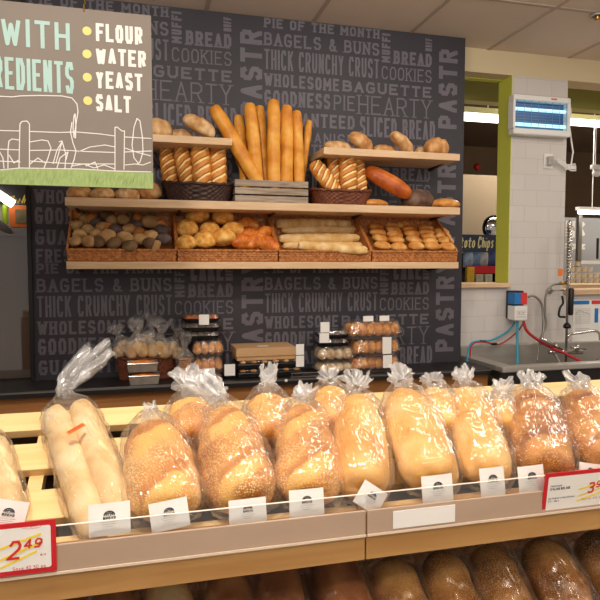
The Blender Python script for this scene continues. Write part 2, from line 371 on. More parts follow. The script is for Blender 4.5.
# ------------------------------------------------------------------ stroke lettering
GL = {
'A': ['0,0 .5,1 1,0', '.2,.36 .8,.36'], 'B': ['0,0 0,1 .65,1 .92,.88 .92,.66 .65,.53 0,.53', '.65,.53 1,.4 1,.13 .68,0 0,0'],
'C': ['1,.78 .8,1 .25,1 0,.78 0,.22 .25,0 .8,0 1,.22'], 'D': ['0,0 0,1 .6,1 1,.74 1,.26 .6,0 0,0'],
'E': ['1,1 0,1 0,0 1,0', '0,.52 .75,.52'], 'F': ['1,1 0,1 0,0', '0,.52 .75,.52'],
'G': ['1,.78 .8,1 .25,1 0,.78 0,.22 .25,0 .8,0 1,.22 1,.45 .6,.45'], 'H': ['0,0 0,1', '1,0 1,1', '0,.52 1,.52'],
'I': ['.5,0 .5,1'], 'J': ['1,1 1,.25 .78,0 .3,0 0,.25'], 'K': ['0,0 0,1', '1,1 0,.42', '.35,.62 1,0'], 'L': ['0,1 0,0 1,0'],
'M': ['0,0 0,1 .5,.35 1,1 1,0'], 'N': ['0,0 0,1 1,0 1,1'], 'O': ['.28,0 0,.22 0,.78 .28,1 .72,1 1,.78 1,.22 .72,0 .28,0'],
'P': ['0,0 0,1 .7,1 1,.86 1,.6 .7,.45 0,.45'], 'Q': ['.28,0 0,.22 0,.78 .28,1 .72,1 1,.78 1,.22 .72,0 .28,0', '.6,.3 1,0'],
'R': ['0,0 0,1 .7,1 1,.86 1,.62 .7,.48 0,.48', '.55,.48 1,0'], 'S': ['1,.78 .78,1 .25,1 0,.8 0,.64 .2,.53 .8,.47 1,.34 1,.2 .76,0 .22,0 0,.22'],
'T': ['0,1 1,1', '.5,0 .5,1'], 'U': ['0,1 0,.22 .27,0 .73,0 1,.22 1,1'], 'V': ['0,1 .5,0 1,1'], 'W': ['0,1 .25,0 .5,.8 .75,0 1,1'],
'X': ['0,0 1,1', '0,1 1,0'], 'Y': ['0,1 .5,.48 1,1', '.5,.48 .5,0'], 'Z': ['0,1 1,1 0,0 1,0'],
'&': ['1,.4 .62,0 .2,0 0,.2 .1,.42 .65,.72 .62,.92 .42,1 .22,.9 .22,.72 1,0'],
'0': ['.28,0 0,.22 0,.78 .28,1 .72,1 1,.78 1,.22 .72,0 .28,0'], '2': ['0,.75 .25,1 .75,1 1,.78 .95,.55 0,0 1,0'],
'3': ['0,.9 .3,1 .8,1 1,.78 .8,.55 .4,.53', '.8,.55 1,.3 .85,.05 .4,0 0,.12'], '4': ['.75,0 .75,1 0,.32 1,.32'],
'5': ['.95,1 .15,1 .08,.58 .7,.62 1,.4 .95,.12 .65,0 .2,0 0,.14'], '7': ['0,1 1,1 .35,0'], '6': ['.9,.95 .3,.8 0,.35 .25,0 .75,0 1,.25 .75,.52 .2,.45'],
'8': ['.5,.53 .1,.75 .3,1 .7,1 .9,.75 .5,.53 0,.25 .25,0 .75,0 1,.25 .5,.53'],
'9': ['.05,.1 .6,.1 1,.55 .95,.85 .65,1 .25,1 0,.75 .1,.5 .5,.42 .98,.6'], '-': ['.1,.48 .9,.48'], '.': ['.45,0 .55,.06'],
'a': ['.9,.62 .9,.05', '.9,.45 .55,.65 .1,.5 .05,.15 .4,0 .9,.2'], 't': ['.5,.95 .4,.1 .7,0 .95,.1', '.1,.65 .9,.65'],
'o': ['.5,0 .05,.15 .05,.5 .5,.66 .95,.5 .95,.15 .5,0'], 'h': ['.1,0 .1,1', '.1,.45 .6,.65 .9,.5 .9,0'], 'i': ['.5,0 .5,.62', '.45,.85 .55,.9'],
'p': ['.1,-.35 .1,.62', '.1,.5 .55,.65 .95,.45 .9,.1 .5,0 .1,.15'], 's': ['.9,.55 .5,.66 .15,.5 .8,.2 .5,0 .05,.08'],
'n': ['.1,0 .1,.62', '.1,.45 .6,.65 .9,.5 .9,0'], 'c': ['.95,.52 .5,.66 .05,.45 .05,.15 .5,0 .95,.12'], 'k': ['.1,0 .1,1', '.85,.62 .1,.25', '.4,.38 .9,0'],
'e': ['.1,.33 .92,.36 .8,.6 .45,.66 .08,.45 .08,.15 .5,0 .92,.12'], 'v': ['.05,.62 .5,0 .95,.62'], 'r': ['.15,0 .15,.62', '.15,.4 .6,.66 .9,.6'], 'l': ['.5,0 .5,1'], 'd': ['.9,0 .9,1', '.9,.45 .5,.65 .08,.48 .08,.15 .5,0 .9,.18'], 'g': ['.9,.62 .9,-.2 .5,-.38 .1,-.25', '.9,.45 .5,.65 .08,.48 .08,.2 .5,.05 .9,.2'], 'z': ['.1,.62 .9,.62 .1,0 .9,0'], 'u': ['.1,.62 .1,.15 .45,0 .9,.15', '.9,.62 .9,0'],
}
def glyph_lines(ch):
    return [[tuple(map(float, q.split(','))) for q in s.split()] for s in GL.get(ch, [])]
def letter_strokes(mb, text, o, ux, uy, w, h, wt, serif=0, gap=.28, slant=0, wt_h=None):
    """text as flat ribbons: o lower-left corner, ux/uy unit directions, w total width, h height, wt stroke width"""
    o, ux, uy = V(o), V(ux), V(uy)
    n = len(text); adv = w/(n-gap*.9) if n > 1 else w
    ws = []
    for ch in text: ws.append(.3 if ch in "I.i'l" else (.5 if ch == ' ' else 1.25 if ch in 'MW' else 1))
    tot = sum(ws)+gap*(n-1); k = w/tot; x = 0
    wt_h = wt_h or wt
    for ch, cw in zip(text, ws):
        gw = cw*k
        for ln in glyph_lines(ch):
            pts = []
            for (a, b) in ln:
                gx = x+wt*.5+a*max(gw-wt, .0001) if ch not in 'I.i' else x+gw*.5+(a-.5)*wt
                gy = wt_h*.5+b*(h-wt_h)
                pts.append((gx+slant*gy, gy))
            ribbon(mb, pts, wt, wt_h, o, ux, uy)
            if serif:
                for e_i, nb in ((0, 1), (-1, -2)):
                    ex, ey = pts[e_i]; nx, ny = pts[nb]
                    if abs(ey-ny) > abs(ex-nx)*.7 and (ln[e_i][1] in (0, 1)):
                        t_ = wt_h*.55; y0 = ey-wt_h*.5 if ln[e_i][1] == 0 else ey+wt_h*.5-t_
                        q = [(ex-serif, y0), (ex+serif, y0), (ex+serif, y0+t_), (ex-serif, y0+t_)]
                        mb.face([o+ux*a+uy*b+ux.cross(uy)*(.00038+.00001*(int(x*1e4) % 7)) for a, b in q])
        x += gw+gap*k
LAY = 0
def ribbon(mb, pts, wt, wt_h, o, ux, uy):
    """polyline drawn as one flat quad per stroke, squared or rounded at the joints"""
    global LAY
    ux, uy = V(ux), V(uy); nrm = ux.cross(uy).normalized()
    for i in range(len(pts)-1):
        a, b = V(pts[i]).to_2d(), V(pts[i+1]).to_2d(); d = b-a
        if d.length < 1e-7: continue
        d.normalize(); w = V((-d.y*wt*.5, d.x*wt_h*.5))
        if abs(d.x) > .995 or abs(d.y) > .995:
            e = V((d.x*wt*.5, d.y*wt_h*.5)); a, b = a-e, b+e
        LAY = (LAY+1) % 16; oo = V(o)+nrm*(.00002+LAY*.00002)
        mb.face([oo+ux*q.x+uy*q.y for q in (a+w, a-w, b-w, b+w)])
        if i > 0 or closed_eq(pts) or (abs(d.x) <= .995 and abs(d.y) <= .995):
            LAY = (LAY+1) % 16; oo = V(o)+nrm*(.00002+LAY*.00002)
            if not (i == 0 and not closed_eq(pts)):
                p = V(pts[i]); mb.face([oo+ux*(p.x+wt*.5*math.cos(k*math.pi/4))+uy*(p.y+wt_h*.5*math.sin(k*math.pi/4)) for k in range(8)])
def closed_eq(pts): return len(pts) > 3 and abs(pts[0][0]-pts[-1][0]) < 1e-6 and abs(pts[0][1]-pts[-1][1]) < 1e-6
def disc(mb, c, r, ux, uy, n=24, ry=None):
    c = V(c); ry = ry or r
    mb.face([c+V(ux)*r*math.cos(2*math.pi*k/n)+V(uy)*ry*math.sin(2*math.pi*k/n) for k in range(n)])

# ================================================================== THE SETTING
YP, YW = 3.4, 3.54
CE = 2.995
struct('floor', MB().box((-3, -2.5, -.05), (6, 8, 0)), M['floor'])
struct('ceiling', MB().box((-3, -2.5, CE), (6, YW+.16, CE+.05)), M['ceil'])
g = MB()
for k in range(16):
    x = -2.69+k*.61; g.box((x-.012, -2.4, CE-.004), (x+.012, YW-.001, CE+.001))
for y in (-2.0, -.78, .44, 1.66, 2.88): g.box((-2.9, y-.012, CE-.0035), (5.9, y+.012, CE+.001))
struct('trim_1', g, M['tbar'])
# back wall with two serving openings
XL, XA, XB = 1.90, 2.374, 2.802
zs1 = P(480, 283, YW).z; zs2 = P(600, 289, YW).z; ztop = P(485, 73, YW).z
w = MB()
w.box((-1.6, YW, 0), (XL, YW+.15, CE))                         # behind the printed panel
w.box((XL, YW, 0), (XA, YW+.15, zs1-.03)).box((XA, YW, 0), (XB, YW+.15, ztop))
w.box((XB, YW, 0), (6, YW+.15, zs2-.03))
struct('wall_back', w, M['tile'])
struct('trim_2', MB().box((XL, YW-.002, ztop), (6, YW+.15, CE)), M['cream'])
struct('trim_3', MB().box((XA-.004, YW-.001, zs1), (XA+.0, YW+.15, ztop)).box((XL, YW+.1, ztop-.006), (XA, YW+.15, ztop)), M['green'])
struct('trim_4', MB().box((XL, YW-.035, zs1-.03), (XA-.004, YW+.17, zs1), bev=.003), M['shelf'])
struct('trim_5', MB().box((XB+.004, YW-.035, zs2-.035), (6, YW+.17, zs2), bev=.003), M['shelf'])
# green jamb face (painted return also shows on the wall face edge)
# left: glazed opening beside the panel
xl = P(33, 285, YP).x
# ---- room beyond
struct('wall_far', MB().box((-3, 6.9, 0), (9, 7, 3.4)), M['brownwall'])
struct('ceiling_beyond', MB().box((-3, YW+.16, 3.1), (9, 7, 3.2)), M['brownwall'])
z_ol = P(480, 101, 4.3).z
struct('trim_6', MB().box((1.6, 4.3, z_ol), (9, 4.4, 3.1)), M['olive'])
struct('wall_right', MB().box((8.9, -2.5, 0), (9, 7, 3.4)), M['cream'])

# printed panel
panel = struct('wall_panel', MB().box((xl, YP, .9), (1.945, YW-.002, CE-.002)), M['panel'])
tx = MB(); ux, uz = V((1, 0, 0)), V((0, 0, 1))
PW, PHt = 1.222, .691
def T(s, x0, x1, z0, h, wt, serif=0, **k):
    letter_strokes(tx, s, (x0, YP-.0012, z0), ux, uz, x1-x0, h, wt, serif, **k)
def TV(s, x0, x1, z0, z1, wt, serif=0):
    letter_strokes(tx, s, (x1, YP-.0012, z0), uz, -ux, z1-z0, x1-x0, wt, serif)
KX = 1.085
X0 = .683; ZB = 2.868-.03   # BAGELS row bottom at the first repeat
for rx in (-1, 0):
    for rz in (1, 0, -1, -2, -3):
        ox, oz = X0+rx*PW, ZB+rz*PHt+.0
        rows = [('PIE OF THE MONTH', 0, .64, oz+.098, .054, .012, .011), ('BAGELS & BUNS', 0, .64, oz, .072, .012, .013),
                ('THICK CRUNCHY CRUST', 0, .64, oz-.132, .112, .0115, .006), ('WHOLESOME', 0, .41, oz-.226, .072, .0135, .011),
                ('GOODNESS', 0, .36, oz-.332, .086, .015, .012), ('PIE', .38, .5, oz-.332, .086, .009, .009),
                ('HEARTY', .52, .955, oz-.346, .11, .009, .017), ('GUARANTEED', 0, .5, oz-.44, .078, .0145, .011),
                ('SLICED BREAD', .53, .98, oz-.475, .115, .0145, .008), ('FRESH', 0, .2, oz-.535, .072, .013, .01),
                ('DANISH', .215, .5, oz-.535, .064, .01, 0),
                ('CAKE', .735, .905, oz+.055, .125, .021, .01), ('BREAD', .725, .955, oz-.038, .078, .016, .014),
                ('COOKIES', .655, .955, oz-.132, .075, .008, .011), ('BAGUETTE', .43, .955, oz-.222, .064, .0135, .01)]
        for s, a, b, z, h, wt, sf in rows:
            a, b = a*KX, b*KX
            if ox+a < xl+.02 or ox+b > 1.93 or z+h > CE-.002 or z < .93:
                # clip by whole letters at the panel's edge
                if z+h > CE-.002 or z < .93: continue
                n = len(s); adv = (b-a)/n; i0, i1 = 0, n
                while i0 < n and ox+a+adv*i0 < xl+.015: i0 += 1
                while i1 > 0 and ox+a+adv*i1 > 1.94: i1 -= 1
                if i1-i0 < 1: continue
                a, b, s = a+adv*i0, a+adv*i1, s[i0:i1]
            T(s, ox+a, ox+b, z, h, wt, sf)
        for s, a, b, z0, z1, wt, sf in (('MUFFIN', .655, .705, oz-.035, oz+.165, .013, .006), ('MUFFIN', .915, .955, oz+.055, oz+.17, .009, 0),
                                        ('PASTRY', 1.0, 1.115, oz-.40, oz+.17, .027, .012)):
            a, b = a*KX, b*KX
            if ox+a < xl+.01 or ox+b > 1.94 or z1 > CE-.01 or z0 < .95:
                if ox+a < xl+.01 or ox+b > 1.94: continue
                n = len(s); adv = (z1-z0)/n; i0, i1 = 0, n
                while i0 < n and z0+adv*i0 < .93: i0 += 1
                while i1 > 0 and z0+adv*i1 > CE-.01: i1 -= 1
                if i1-i0 < 1: continue
                z0, z1, s = z0+adv*i0, z0+adv*i1, s[i0:i1]
            TV(s, ox+a, ox+b, z0, z1, wt, sf)
obj('printed_lettering', tx, M['panel_text'], panel)

# glazed opening left of the panel: frame, pane and what stands behind it
wl = struct('window_1', MB().box((xl-.02, YP-.02, .9), (xl, YW, CE)).box((-1.6, YP-.02, .93), (xl-.02, YW, .985)), M['black'])
o = obj('pane', MB().box((-1.6, YP+.04, .985), (xl-.02, YP+.046, CE)), M['glass'], wl)
zt = P(15, 232, 3.5).z
struct('wall_left', MB().box((-1.6, YW-.02, .9), (xl-.02, YW-.001, zt), bev=0).box((-1.6, YW-.05, zt-.02), (xl-.02, YW-.001, zt+.02)), M['taupe'])
struct('trim_7', MB().box((-1.6, YW-.03, P(15, 204, 3.5).z), (xl-.02, YW-.001, CE)), M['black'])
po = thing('wall_poster', P(22, 228, YW-.03), 'orange framed notice with pale centre behind the glass left of the dark panel', 'poster')
a, b = P(10, 227, YW-.012), P(31, 206, YW-.012)
obj('poster_frame', MB().box((a.x, YW-.02, a.z), (b.x, YW-.004, b.z)), M['orange'], po)
obj('poster_sheet', MB().box((a.x+.03, YW-.023, a.z+.02), (b.x-.02, YW-.019, b.z-.02)), mat('poster_sheet', srgb(150, 130, 90), .7, noise_s=30, noise_a=.4), po)
g = MB(); a, b = P(5, 223, YW-.02), P(8.5, 208, YW-.02)
g.tube([(a.x, YW-.02, a.z), (a.x, YW-.02, b.z)], [.014, .014]).tube([(a.x, YW-.02, b.z), (a.x, YW-.02, b.z+.03)], [.014, .006])
tag(obj('bottle', g, mat('lime_bottle', srgb(170, 200, 40), .3)), 'small lime green bottle behind the glass at the left edge', 'bottle')
g = MB()
pts = [(9, 203), (11, 197), (14, 196), (13, 200), (11, 203), (14, 204), (16, 199), (18, 203), (20, 199), (22, 203), (25, 195), (24, 203), (28, 195), (28, 204)]
g.tube([P(x, y, YW-.03) for x, y in pts], .006, 6)
tag(obj('neon_script_sign', g, emit_mat('yellow_script', srgb(190, 160, 70), .8)), 'thin yellow script lettering glowing above the orange notice behind the glass', 'sign')
g = MB(); a, b = P(-14, 186, 3.45), P(13, 204, 3.45)
g.tube([a, b], .022, 10)
tag(obj('tube_light', g, M['tube']), 'slanting white light tube behind the glass at the far left', 'light')
g = MB(); a, b = P(-8, 219, 3.42), P(11, 233, 3.42)
g.tube([a, a.lerp(b, .7), b], [.02, .02, .008], 10)
tag(obj('rolled_awning_arm', g, mat('grey_fabric', srgb(92, 90, 88), .7)), 'grey tapered arm slanting down behind the glass at the left edge', 'arm')

# light strips and store beyond the openings
def far_tube(a, b, r, label, nm='strip_light'):
    t = thing(nm, (a+b)/2, label, 'light')
    obj('tube', MB().tube([a, b], r, 10), M['tube'], t)
    obj('housing', MB().box((a.x-.02, a.y-r*1.2, max(a.z, b.z)+r*.8), (b.x+.02, a.y+r*1.2, max(a.z, b.z)+r*2.2)), M['white'], t)
    for x in (a.x+.15, b.x-.15): obj('hanging_rod', MB().tube([(x, a.y, max(a.z, b.z)+r*2.2), (x, a.y, 3.1)], .004, 6), M['white'], t)
    return t
a, b = P(455, 116, 4.7), P(503, 118, 4.7); far_tube(V((a.x-.1, 4.7, a.z-.0)), V((b.x, 4.7, a.z)), .035, 'bright tube light hanging beyond the opening left of the green post')
a = P(585, 123, 4.7); far_tube(V((3.45, 4.7, a.z)), V((5.2, 4.7, a.z)), .03, 'bright tube light hanging beyond the opening right of the fly trap')
# far display board with snack bags (seen through the first opening)
YC = 4.6
a, b = P(440, 252, YC), P(506, 235, YC)
cb_ = thing('snack_shelf', V(((a.x+b.x)/2, YC, 1.1)), 'navy snack display with cream script header beyond the green post', 'shelf')
obj('header_board', MB().box((a.x, YC, a.z), (b.x, YC+.03, b.z+.0), bev=.002), M['navy'], cb_)
g = MB(); c0 = P(452, 249, YC-.004); c1 = P(493.5, 249, YC-.004)
letter_strokes(g, 'Potato Chips', (c0.x, YC-.003, a.z+.035), ux, uz, c1.x-c0.x, (b.z-a.z)*.66, .012, 0, gap=.14, slant=.12)
obj('header_lettering', g, M['chipyellow'], cb_)
g = MB(); zc = P(480, 282, YC).z-.05
g.box((a.x, YC+.26, zc), (b.x, YC+.28, a.z)).box((a.x, YC, zc-.03), (b.x, YC+.28, zc)).box((a.x, YC-.0, zc), (a.x+.02, YC+.28, a.z)).box((b.x-.02, YC, zc), (b.x, YC+.28, a.z))
g.box((a.x, YC-.12, zc-.03), (b.x, YC+.28, zc)).box((a.x+.02, YC-.1, 0), (b.x-.02, YC+.26, zc-.031))
obj('shelf_case', g, M['blackplastic'], cb_)
z1 = P(480, 273.5, YC).z; z2 = P(480, 266, YC).z
obj('red_shelf_strip', MB().box((a.x+.25, YC-.012, z1), (b.x, YC-.001, z2)), M['red'], cb_)
colors = [('blue and white', srgb(170, 190, 215)), ('pale blue', srgb(120, 150, 190)), ('white', srgb(205, 205, 205)), ('dark blue', srgb(70, 90, 140))]
for k, pxx in enumerate((467, 474, 482, 489)):
    nm, c_ = colors[k]; c = P(pxx, 267, YC+.08); hh = .15; ww = .05
    def pil(u, v, c=c, k=k):
        x = (u-.5)*2; z = v; th_ = .03*(1-x*x)**.5*math.sin(math.pi*min(max(v, .02), .98))**.4 if abs(x) < 1 else 0
        return V((c.x+x*ww, c.y-.02-th_, c.z+z*hh+.004*math.sin(9*x)))
    m_ = mat('snack_bag_'+nm.replace(' ', '_'), c_, .3, noise_s=25, noise_a=.5)
    g = MB().grid(pil, 8, 10).grid(lambda u, v: V((c.x+(u-.5)*2*ww, c.y-.018, c.z+v*hh)), 2, 2)
    tag(obj('snack_bag', g, m_, smooth=True), f'{nm} snack bag, {["first", "second", "third", "fourth"][k]} from the left under the navy header', 'snack bag', 'snack bags under the navy header')
for k, (pxx, c_) in enumerate(((469, srgb(225, 180, 40)), (478, srgb(200, 190, 160)), (487, srgb(205, 200, 170)))):
    c = P(pxx, 280, YC-.03); 
    g = MB().box((c.x-.035, YC-.06, zc+.001), (c.x+.035, YC-.02, c.z+(.11 if k == 0 else .05)), bev=.006)
    tag(obj('snack_pack', g, mat(f'pack_color', c_, .4, noise_s=30, noise_a=.3)), ['yellow', 'tan', 'cream'][k]+' pack standing below the red shelf strip', 'snack pack', 'packs below the red strip')
# convex mirror ring
c = P(494, 228, 4.9)
cm = thing('convex_mirror', c, 'round convex mirror beyond the navy header by the green post', 'mirror')
obj('mirror_face', MB().lathe(c, [(.001, -.05), (.05, -.04), (.09, -.02), (.11, 0)], 28, 'y'), M['mirror'], cm, True)
obj('mirror_rim', MB().tube([c+V((.115*math.cos(k*math.pi/16), 0, .115*math.sin(k*math.pi/16))) for k in range(33)], .006, 8, False), M['black'], cm, True)
# light panel wall seen low through first opening
a, b = P(455, 235, 5.2), P(520, 128, 5.2)
struct('wall_store', MB().box((1.8, 5.2, .9), (4.05, 5.3, P(480, 175, 5.2).z)), mat('tan_store_wall', srgb(168, 148, 122), .7))
# beyond second opening: grey panel, glass frame, letters, stacked tubs
YD = 5.2
a = P(566, 282, YD); b = P(620, 216, YD)
struct('window_2', MB().box((4.1, YD+.3, .9), (6.5, YD+.34, b.z)), M['farwall'])
a, b = P(545, 211, YD-.2), P(640, 207, YD-.2)
far_tube(V((4.12, YD-.2, a.z)), V((6.2, YD-.2, a.z)), .022, 'long thin light strip above the grey panel beyond the right opening')
f_ = thing('glass_door_frame', P(580, 262, YD), 'dark thin upright glass frame beyond the right opening', 'frame')
pp = [P(579.5, 215, YD), P(578.5, 262, YD)]
obj('post', MB().box((pp[0].x-.02, YD-.02, P(579, 268, YD).z), (pp[0].x+.02, YD+.02, pp[0].z)), M['steel_dark'], f_)
obj('bottom_rail', MB().box((pp[0].x-.02, YD-.02, P(579, 264, YD).z), (pp[0].x+.9, YD+.02, P(579, 260.5, YD).z)), M['white'], f_)
q = P(594.5, 255, YD)
obj('handle', MB().tube([(q.x, YD-.04, q.z-.04), (q.x, YD-.04, q.z+.17)], .012, 8), M['black'], f_)
g = MB(); q0 = P(566.5, 237, YD+.28); q1 = P(587, 221, YD+.28)
letter_strokes(g, 'NK', (q0.x, YD+.297, q0.z), ux, uz, q1.x-q0.x, q1.z-q0.z, .04, 0, gap=.15)
letter_strokes(g, 'ZZZ', (q0.x, YD+.297, q0.z-.13), ux, uz, q1.x-q0.x, .06, .022, 0, gap=.2)
tag(obj('window_lettering', g, M['signwhite']), 'large white block letters on the far grey panel', 'lettering')
k = 0
tubm = [mat('cream_tub', srgb(222, 208, 176), .5, noise_s=14, noise_a=.35), mat('white_tub', srgb(212, 206, 196), .5, noise_s=14, noise_a=.3)]
posname = ['first', 'second', 'third', 'fourth', 'fifth', 'sixth']
for row, (yy, x0, x1) in enumerate(((281, 568, 604), (275.5, 568, 604), (269.5, 568, 592), (264, 568, 580))):
    for j, px_ in enumerate(range(x0, x1, 6)):
        c = P(px_+3, yy, 4.5); r = .033
        g = MB().lathe((c.x, 4.5, c.z-.018), [(r*.85, 0), (r, .034), (r*1.06, .035), (r*1.06, .042)], 14)
        k += 1
        tag(obj('deli_tub', g, tubm[(row+j) % 2]), f'small pale tub beyond the right opening, {["bottom", "second", "third", "top"][row]} row, {posname[j]} from the column', 'tub', 'stacked tubs beyond the right opening')
q = P(568, 283.6, 4.5)
tag(obj('back_counter', MB().box((XB+.6, 4.3, q.z-.06), (6.5, 4.7, q.z-.002)).box((XB+.65, 4.36, 0), (6.45, 4.68, q.z-.061)), M['shelf']), 'pale counter carrying the stacked tubs beyond the right opening', 'counter')
a, b = P(560, 262, 4.2), P(566.5, 226, 4.2)
# ================================================================== WALL SHELVES
def wall_shelf(x0, x1, z0, z1, label, y0=3.1):
    t = thing('wall_shelf', ((x0+x1)/2, YP, z0), label, 'shelf', None)
    obj('shelf_board', MB().box((x0, y0, z0), (x1, YP-.001, z1), bev=.002), M['shelf'], t)
    for k in range(max(2, int((x1-x0)/.5)+1)):
        g = MB(); x = x0+.04+(x1-x0-.08)*k/(max(2, int((x1-x0)/.5)+1)-1)
        g.prism([(x-.008, YP-.001, z0), (x-.008, YP-.001, z0-.018), (x-.008, y0+.12, z0)], (.016, 0, 0))
        obj('bracket', g, M['black'], t)
    return t
ZL, ZM, ZU, ZUL = 1.617, 1.927, 2.228, 2.247
wall_shelf(-.356, 1.753, 1.580, ZL, 'lowest long pale wood shelf carrying the four honey wicker trays')
wall_shelf(-.356, 1.757, 1.886, ZM, 'middle long pale wood shelf carrying the crate and loaf baskets')
wall_shelf(.945, 1.751, 2.190, ZU, 'short pale wood shelf high on the right with six loaves')
wall_shelf(-.36, .454, 2.211, ZUL, 'short pale wood shelf high on the left behind the hanging board')

# ---- bread meshes
def ell(t, p=2.3): return max(0., 1-abs(t)**p)**(1/p)
def loaf_mb(L, W, H, p=2.4, seed=0, rough=.03, score=None, taper=0, flat=.62, nu=28, nv=22, curve=0, pt=None):
    mb = MB()
    def fn(u, v):
        t = -math.cos(u*math.pi); r = ell(t, pt if pt and t > 0 else p) if 0 < u < 1 else 0.0
        a = 2*math.pi*v; tp = 1-taper*t
        x = math.cos(a)*W/2*r*tp; zz = math.sin(a)
        z = zz*H/2*r*tp*(1 if zz > 0 else flat)
        nn = noise.noise(V((t*2.2+seed*3.7, math.cos(a)*1.2, zz*1.2)))+.5*noise.noise(V((t*6+seed, math.cos(a)*3, zz*3+seed)))
        k = 1+rough*3*nn
        if score and zz > -.1:
            per, sl, dep = score; f = ((t*L/2+sl*x)/per) % 1
            k += dep*(math.cos((f-.05)*2*math.pi))*.5*min(1, r*1.3)
        return V((x*k+curve*(t*t-.4), t*L/2*(1+.02*nn), H*flat/2+z*k))
    mb.grid(fn, nu, nv, closed=True)
    bmesh.ops.remove_doubles(mb.bm, verts=mb.bm.verts, dist=1e-5)
    return mb
MESH = {}
def proto(key, mb, m):
    me = mesh_of(key, mb, True); me.materials.append(m); MESH[key] = me; return me
def put(key, name, mtx, label, cat, group=None, scale=None):
    o = bpy.data.objects.new(name, MESH[key]); COL.objects.link(o)
    if scale: mtx = mtx @ Matrix.Diagonal((*scale, 1))
    o.matrix_basis = mtx
    return tag(o, label, cat, group)

# ---- wicker trays on lowest shelf
TW = .519
tray_desc = ['of small dark and tan rolls', 'of round golden buns and croissants', 'of long pale bread sticks', 'of oval rolls in columns']
SL = V((0, .27, .165)).normalized(); TN = V((0, -SL.z, SL.y))
for i in range(4):
    x0 = -.352+i*.5275; x1 = x0+TW
    t = thing('wicker_tray', ((x0+x1)/2, 3.25, ZL), f'tilted honey wicker tray {tray_desc[i]} on the lowest shelf', 'basket', 'honey wicker trays on the lowest shelf')
    zb = ZL+.002; yf, yb = 3.118, 3.375
    f0, f1 = V((x0, yf, zb)), V((x1, yf, zb)); f2, f3 = V((x1, yf-.008, zb+.056)), V((x0, yf-.008, zb+.056))
    b0, b1 = V((x0+.01, yb, zb+.15)), V((x1-.01, yb, zb+.15)); b2, b3 = V((x1-.0, yb+.012, zb+.275)), V((x0+.0, yb+.012, zb+.275))
    obj('front_wall', MB().weave(f0, f1, f2, f3, 44, 5, .005), M['wicker'], t, True)
    obj('back_wall', MB().weave(b1, b0, b3, b2, 44, 8, .005).weave(b0, b1, b2, b3, 44, 8, .003), M['wicker'], t, True)
    for (p, q, r_, s_) in ((b0, f0, f3, b3), (f1, b1, b2, f2)):
        obj('side_wall', MB().weave(p, q, r_, s_, 26, 7, .004).weave(q, p, s_, r_, 26, 7, .004), M['wicker'], t, True)
    obj('tray_bottom', MB().box((x0+.005, 0, -.004), (x1-.005, .305, 0), frame((0, yf, zb+.008), (0, .257, .15), (0, -.15, .257)).to_3x3().to_4x4() if False else Matrix.Translation((0, yf+.003, zb+.006)) @ Matrix.Rotation(math.atan2(.148, .255), 4, 'X')), M['wicker'], t)
    rim = MB()
    loop = [f3, f2, b2, b3, f3]
    for p, q in zip(loop, loop[1:]):
        n_ = int((q-p).length/.008)
        rim.tube([p.lerp(q, k/n_)+V((0, .0012*math.sin(k*2.1), .0015*math.cos(k*2.1))) for k in range(n_+1)], .0065, 8)
    obj('rim', rim, M['wicker'], t, True)
FP = V((0, 3.13, ZL+.012))                      # tray floor plane
def on_tray(px, py, h): return PP(px, py, FP+TN*h, TN)

# tray 1: small rolls
for k in range(4): proto(f'roll{k}', loaf_mb(.075, .062, .056, 2.1, k+1, .025, nu=16, nv=16), [M['r_tan'], M['r_grey'], M['r_orange'], M['r_dark']][k])
rolls = [(82,190,'o'),(125,215,'t'),(180,225,'g'),(172,168,'d'),(85,248,'t'),(97,298,'t'),(88,330,'t'),(140,265,'t'),(153,328,'t'),(183,285,'t'),(235,308,'T'),(222,255,'t'),(255,222,'t'),(235,200,'d'),(318,220,'t'),(270,270,'g'),(340,265,'t'),(327,312,'T'),(285,332,'d'),(400,315,'t'),(402,283,'o'),(385,245,'g'),(395,212,'o'),(350,192,'d'),(445,230,'T'),(455,298,'t'),(510,268,'g'),(520,315,'g'),(495,238,'o'),(518,185,'t'),(460,190,'d'),(405,182,'d'),(285,185,'d'),(198,330,'d'),(445,335,'d'),(130,182,'d'),(168,215,'o'),(245,262,'o'),(490,345,'t'),(355,345,'d')]
kinds = {'t': (0, 'tan seeded'), 'T': (0, 'plump tan'), 'g': (1, 'grey poppy'), 'o': (2, 'orange brown'), 'd': (3, 'dark brown')}
def whereabouts(u, v):
    h = ['far left', 'left', 'centre left', 'centre', 'centre right', 'right', 'far right'][min(6, int(u*7))]
    return h, ['back', 'upper', 'middle', 'lower', 'front'][min(4, int(v*5))]
used = {}
def uniq(label):
    used[label] = used.get(label, 0)+1
    return label
cnt = {}
for i, (a, b, c) in enumerate(sorted(rolls, key=lambda r: -r[1])):
    px, py = 60+a/5, 180+b/5; ki, kn = kinds[c]
    s = (1.12 if c == 'T' else .95)*random.uniform(.94, 1.06)
    p = on_tray(px, py, .042+random.uniform(-.004, .006))
    h, vv = whereabouts((a-55)/500, (b-165)/185)
    mt = frame(p-TN*.0, (random.uniform(-1, 1), random.uniform(-.4, 1), random.uniform(-.2, .6)), (random.uniform(-.3, .3), -.8, .8))
    put(f'roll{ki}', 'bread_roll', mt, f'{kn} roll at {h} of the {vv} row in the leftmost tray', 'roll', 'small rolls in the leftmost tray', (s*1.17, s*1.17, s*1.25))
